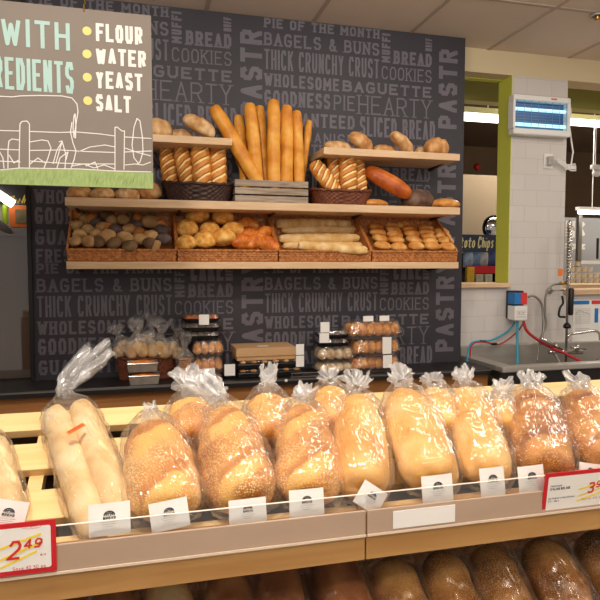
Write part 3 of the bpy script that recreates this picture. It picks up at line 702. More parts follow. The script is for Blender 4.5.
# tray 2: buns and croissants
proto('bun', loaf_mb(.118, .112, .086, 2.1, 4, .03, nu=20, nv=20), M['b_bun'])
def cro_mb():
    mb = MB()
    def fn(u, v):
        t = (u-.5)*2; ang = t*1.15; R = .05; r = .028*(1-abs(t)**1.8)**.7*(1+.12*abs(math.sin(u*22)))+.004 if 0 < u < 1 else 0
        c = V((R*math.sin(ang), R*math.cos(ang)-R, .02)); d = V((math.sin(ang), math.cos(ang), 0))
        return c+d*r*math.cos(2*math.pi*v)+V((0, 0, 1))*r*math.sin(2*math.pi*v)
    mb.grid(fn, 34, 14, True); bmesh.ops.remove_doubles(mb.bm, verts=mb.bm.verts, dist=1e-5); return mb
proto('croissant', cro_mb(), M['b_crois'])
buns = [(163,155,55,'at the back left'),(100,218,50,'at the far left side'),(95,300,46,'at the front left corner'),(218,225,46,'in the middle of the pile'),(190,282,50,'second along the front'),(290,163,52,'at the back centre'),(345,237,54,'leaning toward the croissants'),(300,278,56,'third along the front')]
for a, b, r, d in buns:
    p = on_tray(170+a/5.45, 190+b/5.45, .06+(.03 if b < 170 else 0)); s = r/50*1.08
    put('bun', 'round_bun', frame(p-TN*.03, (random.uniform(-.6, .6), 1, random.uniform(-.3, .5)), TN+V((0, -.5, 0))), 'round golden crackled bun '+d+' of the second tray', 'bun', 'round buns in the second tray', (s, s, s*1.15))
for a, b, ang, d in [(420,213,.2,'at the back'),(505,262,-.9,'at the right side'),(440,275,.4,'in the middle'),(400,308,.1,'in front beside the buns'),(470,305,-.4,'in front, centre'),(530,318,.6,'in the front right corner')]:
    p = on_tray(170+a/5.45, 190+b/5.45, .025)
    put('croissant', 'croissant', frame(p, (math.sin(ang), math.cos(ang), .5), TN+V((0, -.4, 0))), f'orange glazed croissant {d} of the croissant heap', 'croissant', 'croissants in the second tray', (1.25, 1.25, 1.3))
# tray 3: sticks
for k in range(6): proto(f'stick{k}', loaf_mb(.40, .05, .045, 5, k+9, .035, score=(.05, 2.2, .10), nu=60, nv=16), M['b_stick'])
for i, (x0, y0, x1, y1, th, d) in enumerate([(60,188,300,182,1.1,'at the back left'),(240,182,462,186,1,'at the back right'),(90,218,500,216,1.05,'second row from the back'),(85,266,505,262,1,'in the middle row'),(105,302,522,298,.8,'partly under the front stick'),(185,302,550,330,1.05,'crossing in front of the others')]):
    h = .022+(.03 if i == 5 else .028 if i < 2 else .016*(i % 2))
    p, q = on_tray(265+x0/5.45, 190+y0/5.45, h), on_tray(265+x1/5.45, 190+y1/5.45, h)
    put(f'stick{i}', 'bread_stick', frame((p+q)/2-TN*.014, q-p, TN+V((0, -.3, 0))), f'long pale bread stick lying {d} in the third tray', 'bread stick', 'bread sticks in the third tray', (th*1.18, (q-p).length/.40*1.03, th*1.15))
# tray 4: oval rolls in columns
def bagel_mb():
    mb = MB()
    def fn(u, v):
        a = 2*math.pi*u; b = 2*math.pi*v; R, r = .026, .0205
        return V(((R+r*math.cos(b))*math.cos(a)*(1+.03*math.sin(3*a)), (R+r*math.cos(b))*math.sin(a), .8*r*math.sin(b)))
    g_ = [[mb.bm.verts.new(fn(i/26, j/12)) for j in range(12)] for i in range(26)]
    for i in range(26):
        for j in range(12): mb.bm.faces.new((g_[i][j], g_[(i+1) % 26][j], g_[(i+1) % 26][(j+1) % 12], g_[i][(j+1) % 12]))
    return mb
proto('bagel', loaf_mb(.092, .07, .05, 2.2, 77, .03, flat=.8, nu=22, nv=18), M['b_bagel']); proto('bagelp', bagel_mb(), M['b_stick'])
cols4 = [[(95,215),(103,243),(112,270),(122,300),(135,337)],[(185,240),(190,260),(198,283),(205,308),(218,345)],[(235,234),(270,257),(283,278),(292,308),(305,340)],[(352,250),(358,272),(366,294),(374,316),(385,340)],[(430,268),(440,290),(452,312),(462,345)]]
for ci, c in enumerate(cols4):
    for ri, (a, b) in enumerate(c):
        p = on_tray(355+a/5, 180+b/5, .036)
        put('bagel', 'oval_roll', frame(p-TN*.014, (1, .1*random.uniform(-1, 1), random.uniform(-.16, .04)), V((random.uniform(-.1, .1), -.35, 1))), f'golden oval roll, {["topmost", "second", "third", "fourth", "fifth"][ri]} down in the {["leftmost", "second", "middle", "fourth", "rightmost"][ci]} column of the right tray', 'oval roll', 'oval rolls in the rightmost tray', (1.12, 1.08, 1.1))

# ---- middle shelf contents
def put_on(px0, py0, px1, py1, Y0, Y1, key, name, label, cat, group, face, s=1, lx=None, baseL=None):
    p, q = P(px0, py0, Y0), P(px1, py1, Y1)
    return put(key, name, frame((p+q)/2, q-p, face), label, cat, group, (s, (q-p).length/baseL, s))
# loaves half hidden under the hanging board
proto('rustic', loaf_mb(.2, .15, .1, 2.2, 3, .03, score=(.06, .5, .06)), M['b_rustic'])
proto('brownloaf', loaf_mb(.2, .13, .1, 2.3, 6, .03, score=(.05, .8, .06)), M['b_brown'])
for i, (px, py, s, k, yv) in enumerate(((80, 190, .85, 'brownloaf', 3.22), (103, 191, .8, 'rustic', 3.2), (127, 190, .85, 'rustic', 3.22), (150, 186, .85, 'brownloaf', 3.24))):
    c = P(px, 196, yv)
    put(k, 'crusty_loaf', frame((c.x, yv, ZM+.0+(.0 if i < 3 else .01)), (1, -.4 if i % 2 else .3, 0), (0, -.15, 1)), ['brown loaf at the far left end of the middle shelf', 'floured loaf second from the left on the middle shelf', 'floured loaf third from the left on the middle shelf', 'brown domed loaf beside the dark basket on the middle shelf'][i], 'loaf', 'loaves half hidden by the hanging board', (s, s*.75, s*(1.0 if i < 3 else 1.35)))
def oval_basket(cx, cy, z, wx, wy, h, m, label, group, flare=1.18):
    t = thing('loaf_basket', (cx, cy, z), label, 'basket', group)
    g = MB(); nu, rows = 72, 7
    def fn(u, v):
        a = 2*math.pi*u; k = 1+(flare-1)*v
        c_, s_ = math.cos(a), math.sin(a)
        sx = math.copysign(abs(c_)**.6, c_); sy = math.copysign(abs(s_)**.6, s_)
        row = int(v*rows*.999)
        bul = .005*(math.sin(u*nu/2*2*math.pi/1.0+(row % 2)*math.pi))*abs(math.sin(v*rows*math.pi))
        end = .12*h*(abs(c_)**3)*v
        return V((cx+sx*(wx/2*k+bul), cy+sy*(wy/2*k+bul), z+.003+v*h+end))
    g.grid(lambda a, b: fn(b, a), rows*3, nu*2, True)
    obj('basket_wall', g, m, t, True)
    g = MB().grid(lambda a, b: fn(b, a*0)*1 if a > .5 else V((cx, cy, z+.003)), 1, nu*2, True)
    obj('basket_bottom', g, m, t)
    top = [fn(k/nu, 1)+V((0, 0, .001*math.sin(k*2.2))) for k in range(nu)]
    r1 = MB().tube([fn(k/nu, 1)+V((.002*math.cos(k*1.7), 0, .003*math.sin(k*1.7))) for k in range(nu+1)], .0075, 8, False)
    obj('rim', r1, m, t, True)
    return t
ca, cb2 = P(163, 190, 3.2), P(233, 190, 3.2)
oval_basket((ca.x+cb2.x)/2, 3.23, ZM, (cb2.x-ca.x)*.86, .2, .085, M['wicker_dark'], 'dark brown oval wicker basket of scored loaves left of the crate', None)
ca, cb2 = P(311, 195, 3.2), P(370, 195, 3.2)
oval_basket((ca.x+cb2.x)/2, 3.23, ZM, (cb2.x-ca.x)*.84, .19, .075, M['wicker_red'], 'reddish brown oval wicker basket of scored loaves right of the crate', None)
for k in range(3): proto(f'stripe{k}', loaf_mb(.25, .078, .062, 3.6, 20+k, .02, score=(.042, -.75, .10), nu=50, nv=20), M['b_stripe'])
for i, (x0, y0, x1, y1, dY, d) in enumerate(((171, 190, 166, 149, 3.27, 'leftmost and lowest, in the dark basket'), (189, 192, 180, 147, 3.23, 'second from the left in the dark basket'), (203, 192, 199, 143, 3.2, 'third and broadest in the dark basket'), (218, 192, 217, 144, 3.22, 'rightmost in the dark basket'))):
    put_on(x0, y0, x1, y1, dY-.02, dY+.05, f'stripe{i%3}', 'scored_loaf', 'golden loaf with pale diagonal scores, '+d, 'loaf', 'scored loaves in the dark basket', (0, -1, .25), [1.1, 1.15, 1.3, 1.2][i], baseL=.25)
for i, (x0, y0, x1, y1, dY, d) in enumerate(((336, 196, 312, 164, 3.19, 'leaning out to the left in the reddish basket'), (338, 192, 331, 154, 3.25, 'second, standing behind in the reddish basket'), (347, 194, 346, 152, 3.2, 'tallest upright one in the reddish basket'), (360, 194, 356, 160, 3.24, 'rightmost in the reddish basket'))):
    put_on(x0, y0, x1, y1, dY-.02, dY+.04, f'stripe{i%3}', 'scored_loaf', 'golden loaf with pale diagonal scores, '+d, 'loaf', 'scored loaves in the reddish basket', (0, -1, .25), [1.2, 1.15, 1.3, 1.05][i], baseL=.25)
# crate
a, b = P(235, 203, 3.13), P(308, 181, 3.13)
ct = thing('wooden_crate', ((a.x+b.x)/2, 3.22, ZM), 'weathered grey slatted wooden crate holding the tall baguettes', 'crate')
hz = b.z-ZM-.0
for k in range(3):
    z0 = ZM+.003+k*(hz/3)
    obj('slat', MB().box((a.x, 3.125, z0), (b.x, 3.135, z0+hz/3-.008), bev=.001), M['crate'], ct)
    obj('slat', MB().box((a.x, 3.325, z0), (b.x, 3.335, z0+hz/3-.008), bev=.001), M['crate'], ct)
    obj('side_slat', MB().box((a.x, 3.136, z0), (a.x+.01, 3.324, z0+hz/3-.008)), M['crate'], ct)
    obj('side_slat', MB().box((b.x-.01, 3.136, z0), (b.x, 3.324, z0+hz/3-.008)), M['crate'], ct)
obj('crate_bottom', MB().box((a.x+.01, 3.136, ZM+.001), (b.x-.01, 3.324, ZM+.008)), M['crate'], ct)
for k in range(3): proto(f'baguette{k}', loaf_mb(.5, .062, .055, 7, 30+k, .03, score=(.11, 2.2, .05), nu=60, nv=18), M['b_bag'])
for i, (x0, y0, x1, y1, Y, s, d) in enumerate(((259, 186, 213, 108, 3.18, 1.08, 'leaning far out to the left'), (252, 188, 226, 128, 3.27, .85, 'short one behind the leftmost leaning one'), (246, 196, 238, 116, 3.26, .85, 'second upright from the left'), (258, 196, 249, 105, 3.19, 1.0, 'third upright from the left'), (266, 196, 259, 107, 3.25, .85, 'fourth, set back beside the tallest'), (273, 196, 273, 101, 3.18, 1.05, 'tallest in the middle'), (286, 196, 286, 107, 3.19, .98, 'just right of the tallest'), (299, 196, 296, 112, 3.2, .85, 'second upright from the right'), (298, 198, 309, 121, 3.27, .62, 'thin one leaning right at the edge'))):
    put_on(x0, y0, x1, y1, Y, Y+.04, f'baguette{i%3}', 'baguette', 'golden baguette in the crate, '+d, 'baguette', 'baguettes standing in the crate', (0, -1, .1), s*1.12, baseL=.5)
# big loaves right of the basket
proto('orangeloaf', loaf_mb(.30, .105, .09, 2.7, 41, .015), M['b_orange'])
proto('darkloaf', loaf_mb(.2, .13, .105, 2.2, 42, .03), M['b_dark'])
proto('flatloaf', loaf_mb(.18, .11, .06, 2.3, 43, .02), M['b_bagel'])
p, q = P(366, 176, 3.24), P(405, 199, 3.16)
put('orangeloaf', 'oblong_loaf', frame((p+q)/2+V((0, 0, -.0)), q-p, (.2, -.8, .6)), 'long glossy orange-brown loaf leaning on the reddish basket', 'loaf', None, (1.05, (q-p).length/.30*1.15, 1.2))
c = P(378, 206, 3.16); put('flatloaf', 'small_loaf', frame((c.x, 3.2, ZM), (1, .3, 0), (0, 0, 1)), 'golden loaf tucked under the leaning orange-brown loaf', 'loaf', None, (.9, .9, .9))
c = P(420, 206, 3.16); put('darkloaf', 'rye_loaf', frame((c.x, 3.2, ZM), (1, .1, 0), (0, -.1, 1)), 'dark grey-brown round rye loaf on the middle shelf', 'loaf', None, (1.1, 1, 1.25))
c = P(446, 208, 3.16); put('flatloaf', 'flat_loaf', frame((c.x, 3.17, ZM), (1, .1, 0), (0, 0, 1)), 'flat golden loaf at the right end of the middle shelf', 'loaf', None, (1.1, 1.0, 1.15))
# upper right shelf
proto('oval', loaf_mb(.17, .12, .085, 2.3, 51, .025, score=(.05, .9, .07)), M['b_brown'])
proto('ovalp', loaf_mb(.17, .12, .085, 2.3, 52, .025, score=(.06, .6, .06)), M['b_rustic'])
for i, (px, s, k, yv, ang, tilt, dz, d) in enumerate(((337, (1, .92, .62), 'ovalp', 3.2, .1, 0, 0, 'low floured loaf, leftmost on the upper right shelf'), (357, (.85, .92, .9), 'oval', 3.17, .2, -.5, .018, 'brown loaf tipped on its neighbour, second on the upper right shelf'), (384, (.9, .8, .6), 'oval', 3.22, 0, 0, 0, 'low brown loaf, third on the upper right shelf'), (398, (.8, 1.0, .8), 'ovalp', 3.16, .2, -.6, .03, 'oblong floured loaf tipped steeply, fourth on the upper right shelf'), (423, (.9, .62, .7), 'ovalp', 3.26, 0, 0, 0, 'small loaf behind the end loaf on the upper right shelf'), (435, (.9, .88, 1.15), 'oval', 3.19, .1, 0, .0, 'tall round brown loaf at the right end of the upper right shelf'))):
    c = P(px, 146, yv)
    put(k, 'crusty_loaf', frame((c.x, yv, ZU+dz), (math.cos(tilt), ang, math.sin(tilt)), (0, -.35, 1)), d, 'loaf', 'loaves on the upper right shelf', (s[0]*1.0, s[1], s[2]*1.3))
for i, (px, s, k, yv, tilt, dz, d) in enumerate(((156, (1, .95, 1.0), 'ovalp', 3.2, 0, 0, 'floured round loaf cut off by the hanging board on the upper left shelf'), (181, (.8, .72, .62), 'ovalp', 3.24, 0, 0, 'small low loaf in the middle of the upper left shelf'), (196, (.85, 1.05, .8), 'ovalp', 3.15, -.45, .03, 'oblong scored loaf tipped down to the right on the upper left shelf'))):
    c = P(px, 138, yv)
    put(k, 'crusty_loaf', frame((c.x, yv, ZUL+dz), (math.cos(tilt), .1, math.sin(tilt)), (0, -.35, 1)), d, 'loaf', 'loaves on the upper left shelf', (s[0]*1.05, s[1], s[2]*1.45))
for i, px in enumerate((40, 75, 110)):
    pass

# ================================================================== HANGING SIGN
YS = 2.2
a = P(151, 15, YS); xr = a.x; zt_, zb_ = 2.465, 1.868; xs0 = -1.05
sg = thing('hanging_sign', ((xs0+xr)/2, YS, zb_), 'taupe hanging board listing flour, water, yeast and salt over a drawn fence', 'sign')
obj('board', MB().box((xs0, YS, zb_), (xr, YS+.012, zt_)), M['signboard'], sg)
def SP(px, py, dy=0): return P(px, py, YS-.001-dy)
def sline(mb, pts, wd, dy=0.0005):
    q = [SP(x, y) for x, y in pts]; o_ = V((0, YS-.001-dy, 0))
    pl = [(p.x, p.z) for p in q]
    ribbon(mb, pl, wd, wd, o_, V((1, 0, 0)), V((0, 0, 1)))
def sletters(mb, text, xL, xR, yT, yB, wt, **k):
    """yT, yB measured at the left end"""
    a_, b_ = SP(xL, yB), SP(xR, yB); tz = SP(xL, yT).z
    letter_strokes(mb, text, (a_.x, YS-.0015, a_.z), ux, uz, b_.x-a_.x, tz-a_.z, wt, **k)
g = MB(); sletters(g, 'WITH', 1.5, 70, 17, 45, .0125, gap=.3)
sletters(g, 'REDIENTS', -6, 74, 56, 88.5, .0115, gap=.26)
obj('mint_lettering', g, M['mint'], sg)
g = MB()
for s_, xa, xb, yt, yb_ in (('FLOUR', 96, 142.5, 23, 41), ('WATER', 96, 146, 47, 64), ('YEAST', 96, 142.5, 70.5, 88), ('SALT', 96, 131, 94, 111)):
    sletters(g, s_, xa, xb, yt, yb_, .0108, gap=.26, wt_h=.0105)
obj('white_lettering', g, M['signwhite'], sg)
for x, y in ((87, 31), (87, 54), (87.3, 77.3), (87.8, 100.7)):
    g = MB(); disc(g, SP(x, y)-V((0, .0006, 0)), .0145, ux, uz); obj('yellow_dot', g, M['signyellow'], sg)
g = MB()
wob = lambda pts: pts
sl = [[(-4, 96), (12, 97), (20, 96), (40, 95.5), (62, 96), (72, 98), (77, 104), (78, 112), (76, 124), (75, 131), (74, 137)],
      [(74, 137), (73, 128), (74, 116), (75, 114), (76, 126), (75.5, 138), (74, 137)],
      [(72, 122), (70.5, 132), (73, 143), (76, 151), (74, 160), (71, 168)],
      [(-4, 130.5), (19, 131)], [(30, 131.5), (60, 132.5), (76, 132), (100, 134), (115, 136)], [(125, 137), (151, 138.5)],
      [(-4, 149), (19, 150)], [(30, 150.5), (60, 150), (85, 151.5), (115, 152.5)], [(125, 152), (151, 151)], [(-4, 161), (20, 162)], [(30, 161), (58, 163), (80, 164), (115, 164)],
      [(19, 168), (20, 124), (22, 121.5), (27, 121), (29.5, 124), (29.5, 167)], [(115, 170), (115, 127.5), (117, 127), (122, 131), (124.5, 131), (124, 169)],
      [(139, 164), (134, 158), (132, 145), (134, 127), (137, 118.5), (140, 121), (142.5, 138), (143, 152), (140, 162), (137, 164)],
      [(-2, 149), (3, 158), (4, 168)], [(8, 168), (8, 150), (9, 141), (12, 139), (19, 140)], [(30, 142), (42, 140), (48, 141), (51, 148), (48, 158), (44, 168)],
      [(9, 155), (14, 163), (19, 160)], [(30, 164), (38, 158), (45, 163)], [(53, 164), (57, 150), (62, 142), (59, 152), (56, 163)], [(59, 142), (62, 141), (66, 155), (65, 168)],
      [(57, 168), (60, 158), (68, 152), (66, 160)], [(78, 152), (90, 147), (105, 145), (115, 147)], [(125, 148), (136, 152), (151, 156)],
      [(72, 166), (84, 164), (94, 168), (104, 165), (115, 169)], [(125, 165), (135, 164), (143, 165), (151, 162)], [(86, 166), (95, 162), (98, 169)],
      [(0, 170), (20, 168), (50, 168.5), (80, 169), (115, 171), (151, 172)]]
for q in sl: sline(g, q, .0032)
obj('drawn_fence', g, M['signwhite'], sg)
g = MB(); gz = [SP(x, y) for x, y in ((-120, 168), (0, 169.5), (25, 168), (50, 168.5), (80, 169.3), (115, 171), (151, 173))]
top = [V((max(p.x, xs0+.001), YS-.0007, p.z)) for p in gz]; top[-1].x = xr-.0005
g.face([V((xs0+.001, YS-.0007, zb_+.0005))]+top+[V((xr-.0005, YS-.0007, zb_+.0005))])
obj('printed_grass', g, M['grass'], sg)
g = MB()
for k in range(190):
    x = random.uniform(xs0+.03, xr-.03); z0 = random.uniform(zb_+.004, zb_+.03); l = random.uniform(.01, .022)
    g.face([(x, YS-.0013, z0), (x+.0012, YS-.0013, z0), (x+.0012+l*.45, YS-.0013, z0+l), (x+l*.45, YS-.0013, z0+l)])
obj('grass_strokes', g, M['grass_ink'], sg)
for px in (84,):
    x = SP(px, 8).x
    for xx in (x, -.85):
        obj('hanging_wire', MB().tube([(xx, YS+.006, zt_-.012), (xx, YS-.004, zt_-.008), (xx, YS-.004, zt_+.012), (xx+.004, YS+.006, zt_+.02), (xx, YS+.006, zt_+.04), (xx, YS+.006, CE)], .0022, 6), M['brass'], sg)

# ================================================================== COUNTER
cz = .99
ctr = thing('counter', (.5, 3.25, 0), 'black topped counter with brown front below the word panel', 'counter')
obj('countertop', MB().box((-1.6, 3.11, cz-.035), (1.985, YP-.001, cz), bev=.003), M['black'], ctr)
obj('edge_strip', MB().box((-1.6, 3.106, cz-.012), (1.985, 3.1095, cz-.004)), mat('grey_edge_strip', srgb(92, 88, 84), .4), ctr)
obj('cabinet_front', MB().box((-1.6, 3.15, 0), (1.985, YP-.001, cz-.036)), M['brown_wood'], ctr)

# ---- counter items
def cbox(px0, px1, Y, z0, z1, depth, m, nm, par, bev=.003):
    a_, b_ = P(px0, 370, Y), P(px1, 370, Y)
    return obj(nm, MB().box((a_.x, Y, z0), (b_.x, Y+depth, z1), bev=bev), m, par)
def tin(px0, px1, Y, z0, h, d, label, group):
    a_, b_ = P(px0, 370, Y), P(px1, 370, Y); cx = (a_.x+b_.x)/2; w = b_.x-a_.x
    t = thing('foil_tin', (cx, Y+d/2, z0), label, 'tin', group)
    g = MB(); hw, hd = w/2, d/2; k = .88
    lo = [(cx-hw*k, Y+d/2-hd*k, z0), (cx+hw*k, Y+d/2-hd*k, z0), (cx+hw*k, Y+d/2+hd*k, z0), (cx-hw*k, Y+d/2+hd*k, z0)]
    hi = [(cx-hw*.96, Y+d/2-hd*.96, z0+h), (cx+hw*.96, Y+d/2-hd*.96, z0+h), (cx+hw*.96, Y+d/2+hd*.96, z0+h), (cx-hw*.96, Y+d/2+hd*.96, z0+h)]
    g.face(lo[::-1])
    for i in range(4): g.face([lo[i], lo[(i+1) % 4], hi[(i+1) % 4], hi[i]])
    obj('pan', g, M['foil'], t)
    g = MB().tube([V(q) for q in (hi+[hi[0]])], .004, 8, False); obj('rolled_rim', g, M['foil'], t)
    def dome(u, v): return V((cx+(u-.5)*w*.9, Y+d/2+(v-.5)*d*.9, z0+h*.8+.022*abs(math.sin(math.pi*u))**.5*abs(math.sin(math.pi*v))**.5))
    obj('cake', MB().grid(dome, 14, 8), M['b_crois'], t, True)
    return t
tin(128, 160, 3.13, cz+.001, .044, .1, 'silver foil tin at the bottom of the pair before the round basket', 'foil tins before the round basket')
tin(126.5, 158.5, 3.13, cz+.068-.003, .044, .1, 'silver foil tin on top of the pair before the round basket', 'foil tins before the round basket')
ca, cb2 = P(118, 370, 3.28), P(174, 370, 3.28)
oval_basket((ca.x+cb2.x)/2, 3.31, cz, (cb2.x-ca.x)*.95, .12, .115, M['wicker_red'], 'reddish wicker basket of cellophane bags behind the foil tins', None, 1.12)
# cellophane bags
def bag_mb(L, W, H, seed=0, neck=.03, flare=.035, fl=.05, pad=.006, lean=(0, 0), gather=.011, nu=64, nv=60, flat=.62, tail=.015, crumple=1.0, part='all', pt=None, taper=0):
    """film wrapped round a loaf along +Y, gathered at a neck, then flaring in pleats"""
    mb = MB(); tot = tail+L+neck+fl
    def prof(y):        # y from -L/2-tail .. L/2+neck+fl  -> (rx, rz, cz)
        y1 = .34*L if pt else L/2-.02
        def rr(t): return ell(t*.985, pt*1.12 if pt and t > 0 else 4.8)*(1-taper*t)
        if y < y1:
            t = max(-1, min(1, y/(L/2))); r = rr(t)
            if y < -L/2+.01: k = max(0, (y+L/2+tail)/(tail+.01)); return (W/2*(.62+.3*k), .004+(H/2*.55)*k**.6, H*.25)
            return (W/2*max(r, .7 if t < 0 else .35)+pad, H/2*r+pad, H*flat/2+.0)
        k = (y-y1)/(L/2+neck-y1)
        if k <= 1:
            s_ = max(0, 1-k**1.5) if pt else max(0, (1+math.cos(k*math.pi))/2)**1.15
            r = rr(y1/(L/2))
            return (gather+(W/2*max(r, .35)+pad-gather)*s_, gather+(H/2*r+pad-gather)*s_, H*flat/2*(1)+.018*(1-s_))
        k = (y-L/2-neck)/fl
        q = gather+(flare-gather)*min(1, max(0, k)*1.25)**.8
        return (q, q*.75, H*flat/2+.018)
    def fn(u, v):
        y = -L/2-tail+u*tot; a = 2*math.pi*v; rx, rz, c = prof(y)
        ca_, sa = math.cos(a), math.sin(a)
        if sa < 0 and y < L/2-.01: rz *= flat*1.02
        past = max(0, min(1, (y-(L/2-.04))/(neck+.04)))
        ple = noise.noise(V((ca_*2.6+seed*5, sa*2.6, y*9)))*.95+.9*noise.noise(V((ca_*6+seed, sa*6, y*22)))+.32*math.sin(a*9+seed+6*noise.noise(V((y*14, seed, ca_))))
        k = 1+past*.42*ple*(1 if y > L/2 else past)
        if y > L/2+neck: k = 1+.5*ple
        cr = crumple*(1-past)*(.0045*abs(noise.noise(V((ca_*2.2+seed, y*16, sa*2.2)))) + .003*abs(noise.noise(V((ca_*6, y*30+seed, sa*6)))) + .0035*max(0, noise.noise(V((ca_*5+y*20, seed*2, sa*5)))))*1.6
        yy = y
        if y > L/2+neck:
            kk = (y-L/2-neck)/fl; yy += kk*fl*(.8*noise.noise(V((ca_*2.2, sa*2.2, seed+3)))+.35*noise.noise(V((ca_*6, sa*6, seed))))
        b_ = max(0, (y-L/2))
        x = ca_*(rx*k+cr)+lean[0]*b_*b_/(neck+fl)*1.0; z = c+sa*(rz*k+cr)+lean[1]*b_*b_/(neck+fl)
        if y > L/2+neck*.5:
            x += .35*flare*noise.noise(V((ca_*3, y*40, seed))); z += .35*flare*noise.noise(V((sa*3, y*40, seed+9)))
        return V((x, yy, z))
    u0, u1 = (0, 1)
    split = (tail+L+neck*.55)/tot
    if part == 'body': f2 = lambda u, v: fn(u*split, v); n_ = int(nu*split)
    elif part == 'tuft': f2 = lambda u, v: fn(split+u*(1-split), v); n_ = max(10, nu-int(nu*split))
    else: f2, n_ = fn, nu
    mb.grid(f2, n_, nv, True)
    return mb
sb = thing_list = []
def small_bag(px, py, pyt, Y, w, m_in, label, cat='pastry bag', group=None, n=3, lean=0, form='balls'):
    c = P(px, py, Y); tp = P(px, pyt, Y); h = tp.z-c.z
    mt = frame((c.x, Y, c.z), (lean, 0, 1), (0, -1, 0))
    t = thing('pastry_bag', None, label, cat, group, mtx=mt)
    def child(nm, mb, m):
        me = mesh_of(nm, mb, True); me.materials.append(m); o = bpy.data.objects.new(nm, me); COL.objects.link(o); o.parent = t; return o
    L = h*.55
    if form == 'balls':
        for k in range(n):
            mb = loaf_mb(.075, .066, .055, 2.1, k+px, .05, nu=14, nv=14)
            mb.bm.transform(Matrix.Translation(((k-(n-1)/2)*w*.3, L*.35+(.018 if k % 2 else 0), 0)))
            child('pastry', mb, m_in)
    else:
        for k in range(n):
            mb = MB().lathe((0, 0, 0), [(.0, -.004), (w*.36, -.004), (w*.42, 0), (w*.36, .004), (.0, .005)], 18, 'y')
            mb.bm.transform(Matrix.Translation((0, .012+k*.0112, w*.18)) @ Matrix.Rotation(random.uniform(-.08, .08), 4, 'Z'))
            child('cookie', mb, m_in)
    mb = bag_mb(L, w, w*.72, seed=px*.37, neck=h*.16, flare=w*.34, fl=h*.27, gather=w*.12, nu=36, nv=36, tail=.002, pad=.004)
    mb.bm.transform(Matrix.Translation((0, L/2, 0)))
    child('cellophane_bag', mb, M['film_far'])
    return t
for i, (px, py, pyt, Y, lean, m_) in enumerate(((127, 356, 322, 3.3, -.35, 'b_sugar'), (138, 358, 320, 3.27, -.05, 'b_stick'), (149, 356, 314, 3.31, .1, 'b_sugar'), (158, 358, 322, 3.27, .12, 'b_stick'), (169, 357, 322, 3.29, .35, 'b_sugar'), (145, 350, 316, 3.34, -.2, 'b_sugar'))):
    small_bag(px, py, pyt, Y, .105, M[m_], ['cellophane pastry bag at the left rim of the round basket', 'tied cellophane pastry bag front left in the round basket', 'tallest tufted cellophane bag in the centre of the round basket', 'cellophane pastry bag front right in the round basket', 'cellophane pastry bag at the right rim of the round basket', 'cellophane pastry bag at the back of the round basket'][i], group='cellophane bags in the round basket', lean=lean)
small_bag(185, 377.5, 332, 3.2, .085, M['b_cookie'], 'tall cellophane bag of stacked cookies beside the black lidded boxes', 'cookie bag', None, 9, 0, 'cookies')
for (pa, pb, pc, nm) in ((113, 354, 'left', 0),):
    pass
def sticker(par, px0, px1, py0, py1, Y, nm='paper_label'):
    a_, b_ = P(px0, py1, Y), P(px1, py0, Y)
    return obj(nm, MB().box((a_.x, Y, a_.z), (b_.x, Y+.0015, b_.z)), M['paper'], par)
def clamshell(px0, px1, Y, z0, h, d, filling, label, group, lid_black=False, n=4, m_in='b_muffin', base_black=False, lab=None, rows=1, seedk=0):
    a_, b_ = P(px0, 350, Y), P(px1, 350, Y); cx = (a_.x+b_.x)/2; w = b_.x-a_.x; cy = Y+d/2
    t = thing('clear_clamshell' if not lid_black else 'lidded_tray', (cx, cy, z0), label, 'pastry box', group)
    def shell(k0, k1, za, zb, m, nm, cap):
        g = MB(); R = []
        for kk, z in ((k0, za), (k1, zb)):
            ring = []
            for i in range(28):
                an = 2*math.pi*i/28; c_, s_ = math.cos(an), math.sin(an)
                ring.append(g.bm.verts.new((cx+math.copysign(abs(c_)**.45, c_)*w/2*kk, cy+math.copysign(abs(s_)**.45, s_)*d/2*kk, z+(.0015*math.sin(i*3.14)))))
            R.append(ring)
        for i in range(28): g.bm.faces.new((R[0][i], R[0][(i+1) % 28], R[1][(i+1) % 28], R[1][i]))
        g.bm.faces.new(R[0][::-1] if cap == 0 else R[1])
        return obj(nm, g, m, t)
    sp = .35 if not lid_black else .45
    shell(.86, .98, z0+.001, z0+h*sp, M['blackplastic'] if (lid_black or base_black) else M['clam'], 'tray', 0)
    shell(1.0, .84, z0+h*sp+.001, z0+h-.001, M['clam'], 'lid', 1)
    g = MB().tube([V((cx+math.copysign(abs(math.cos(k*math.pi/14))**.45, math.cos(k*math.pi/14))*w/2, cy+math.copysign(abs(math.sin(k*math.pi/14))**.45, math.sin(k*math.pi/14))*d/2, z0+h*sp)) for k in range(29)], .0025, 6, False)
    obj('rim', g, M['blackplastic'] if lid_black else M['clam'], t)
    for r in range(rows):
        for k in range(n):
            s_ = min(w/n*1.05, d*.8)
            mb = loaf_mb(s_*1.15, s_*.95, h*.92, 2.2, k+seedk+r*3, .04, nu=12, nv=12, score=(.02, .3, .12) if m_in in ('b_muffin', 'b_crois') else None)
            mb.bm.transform(Matrix.Translation((cx-w*.43+w*.86*(k+.5)/n, cy-d*.18+(d*.34*r if rows > 1 else d*.1), z0+h*.12)) @ Matrix.Rotation(random.uniform(-.5, .5), 4, 'Z'))
            obj('pastry', mb, M[m_in], t, True)
    if lab: sticker(t, *lab, Y-.003)
    return t
z = cz+.001
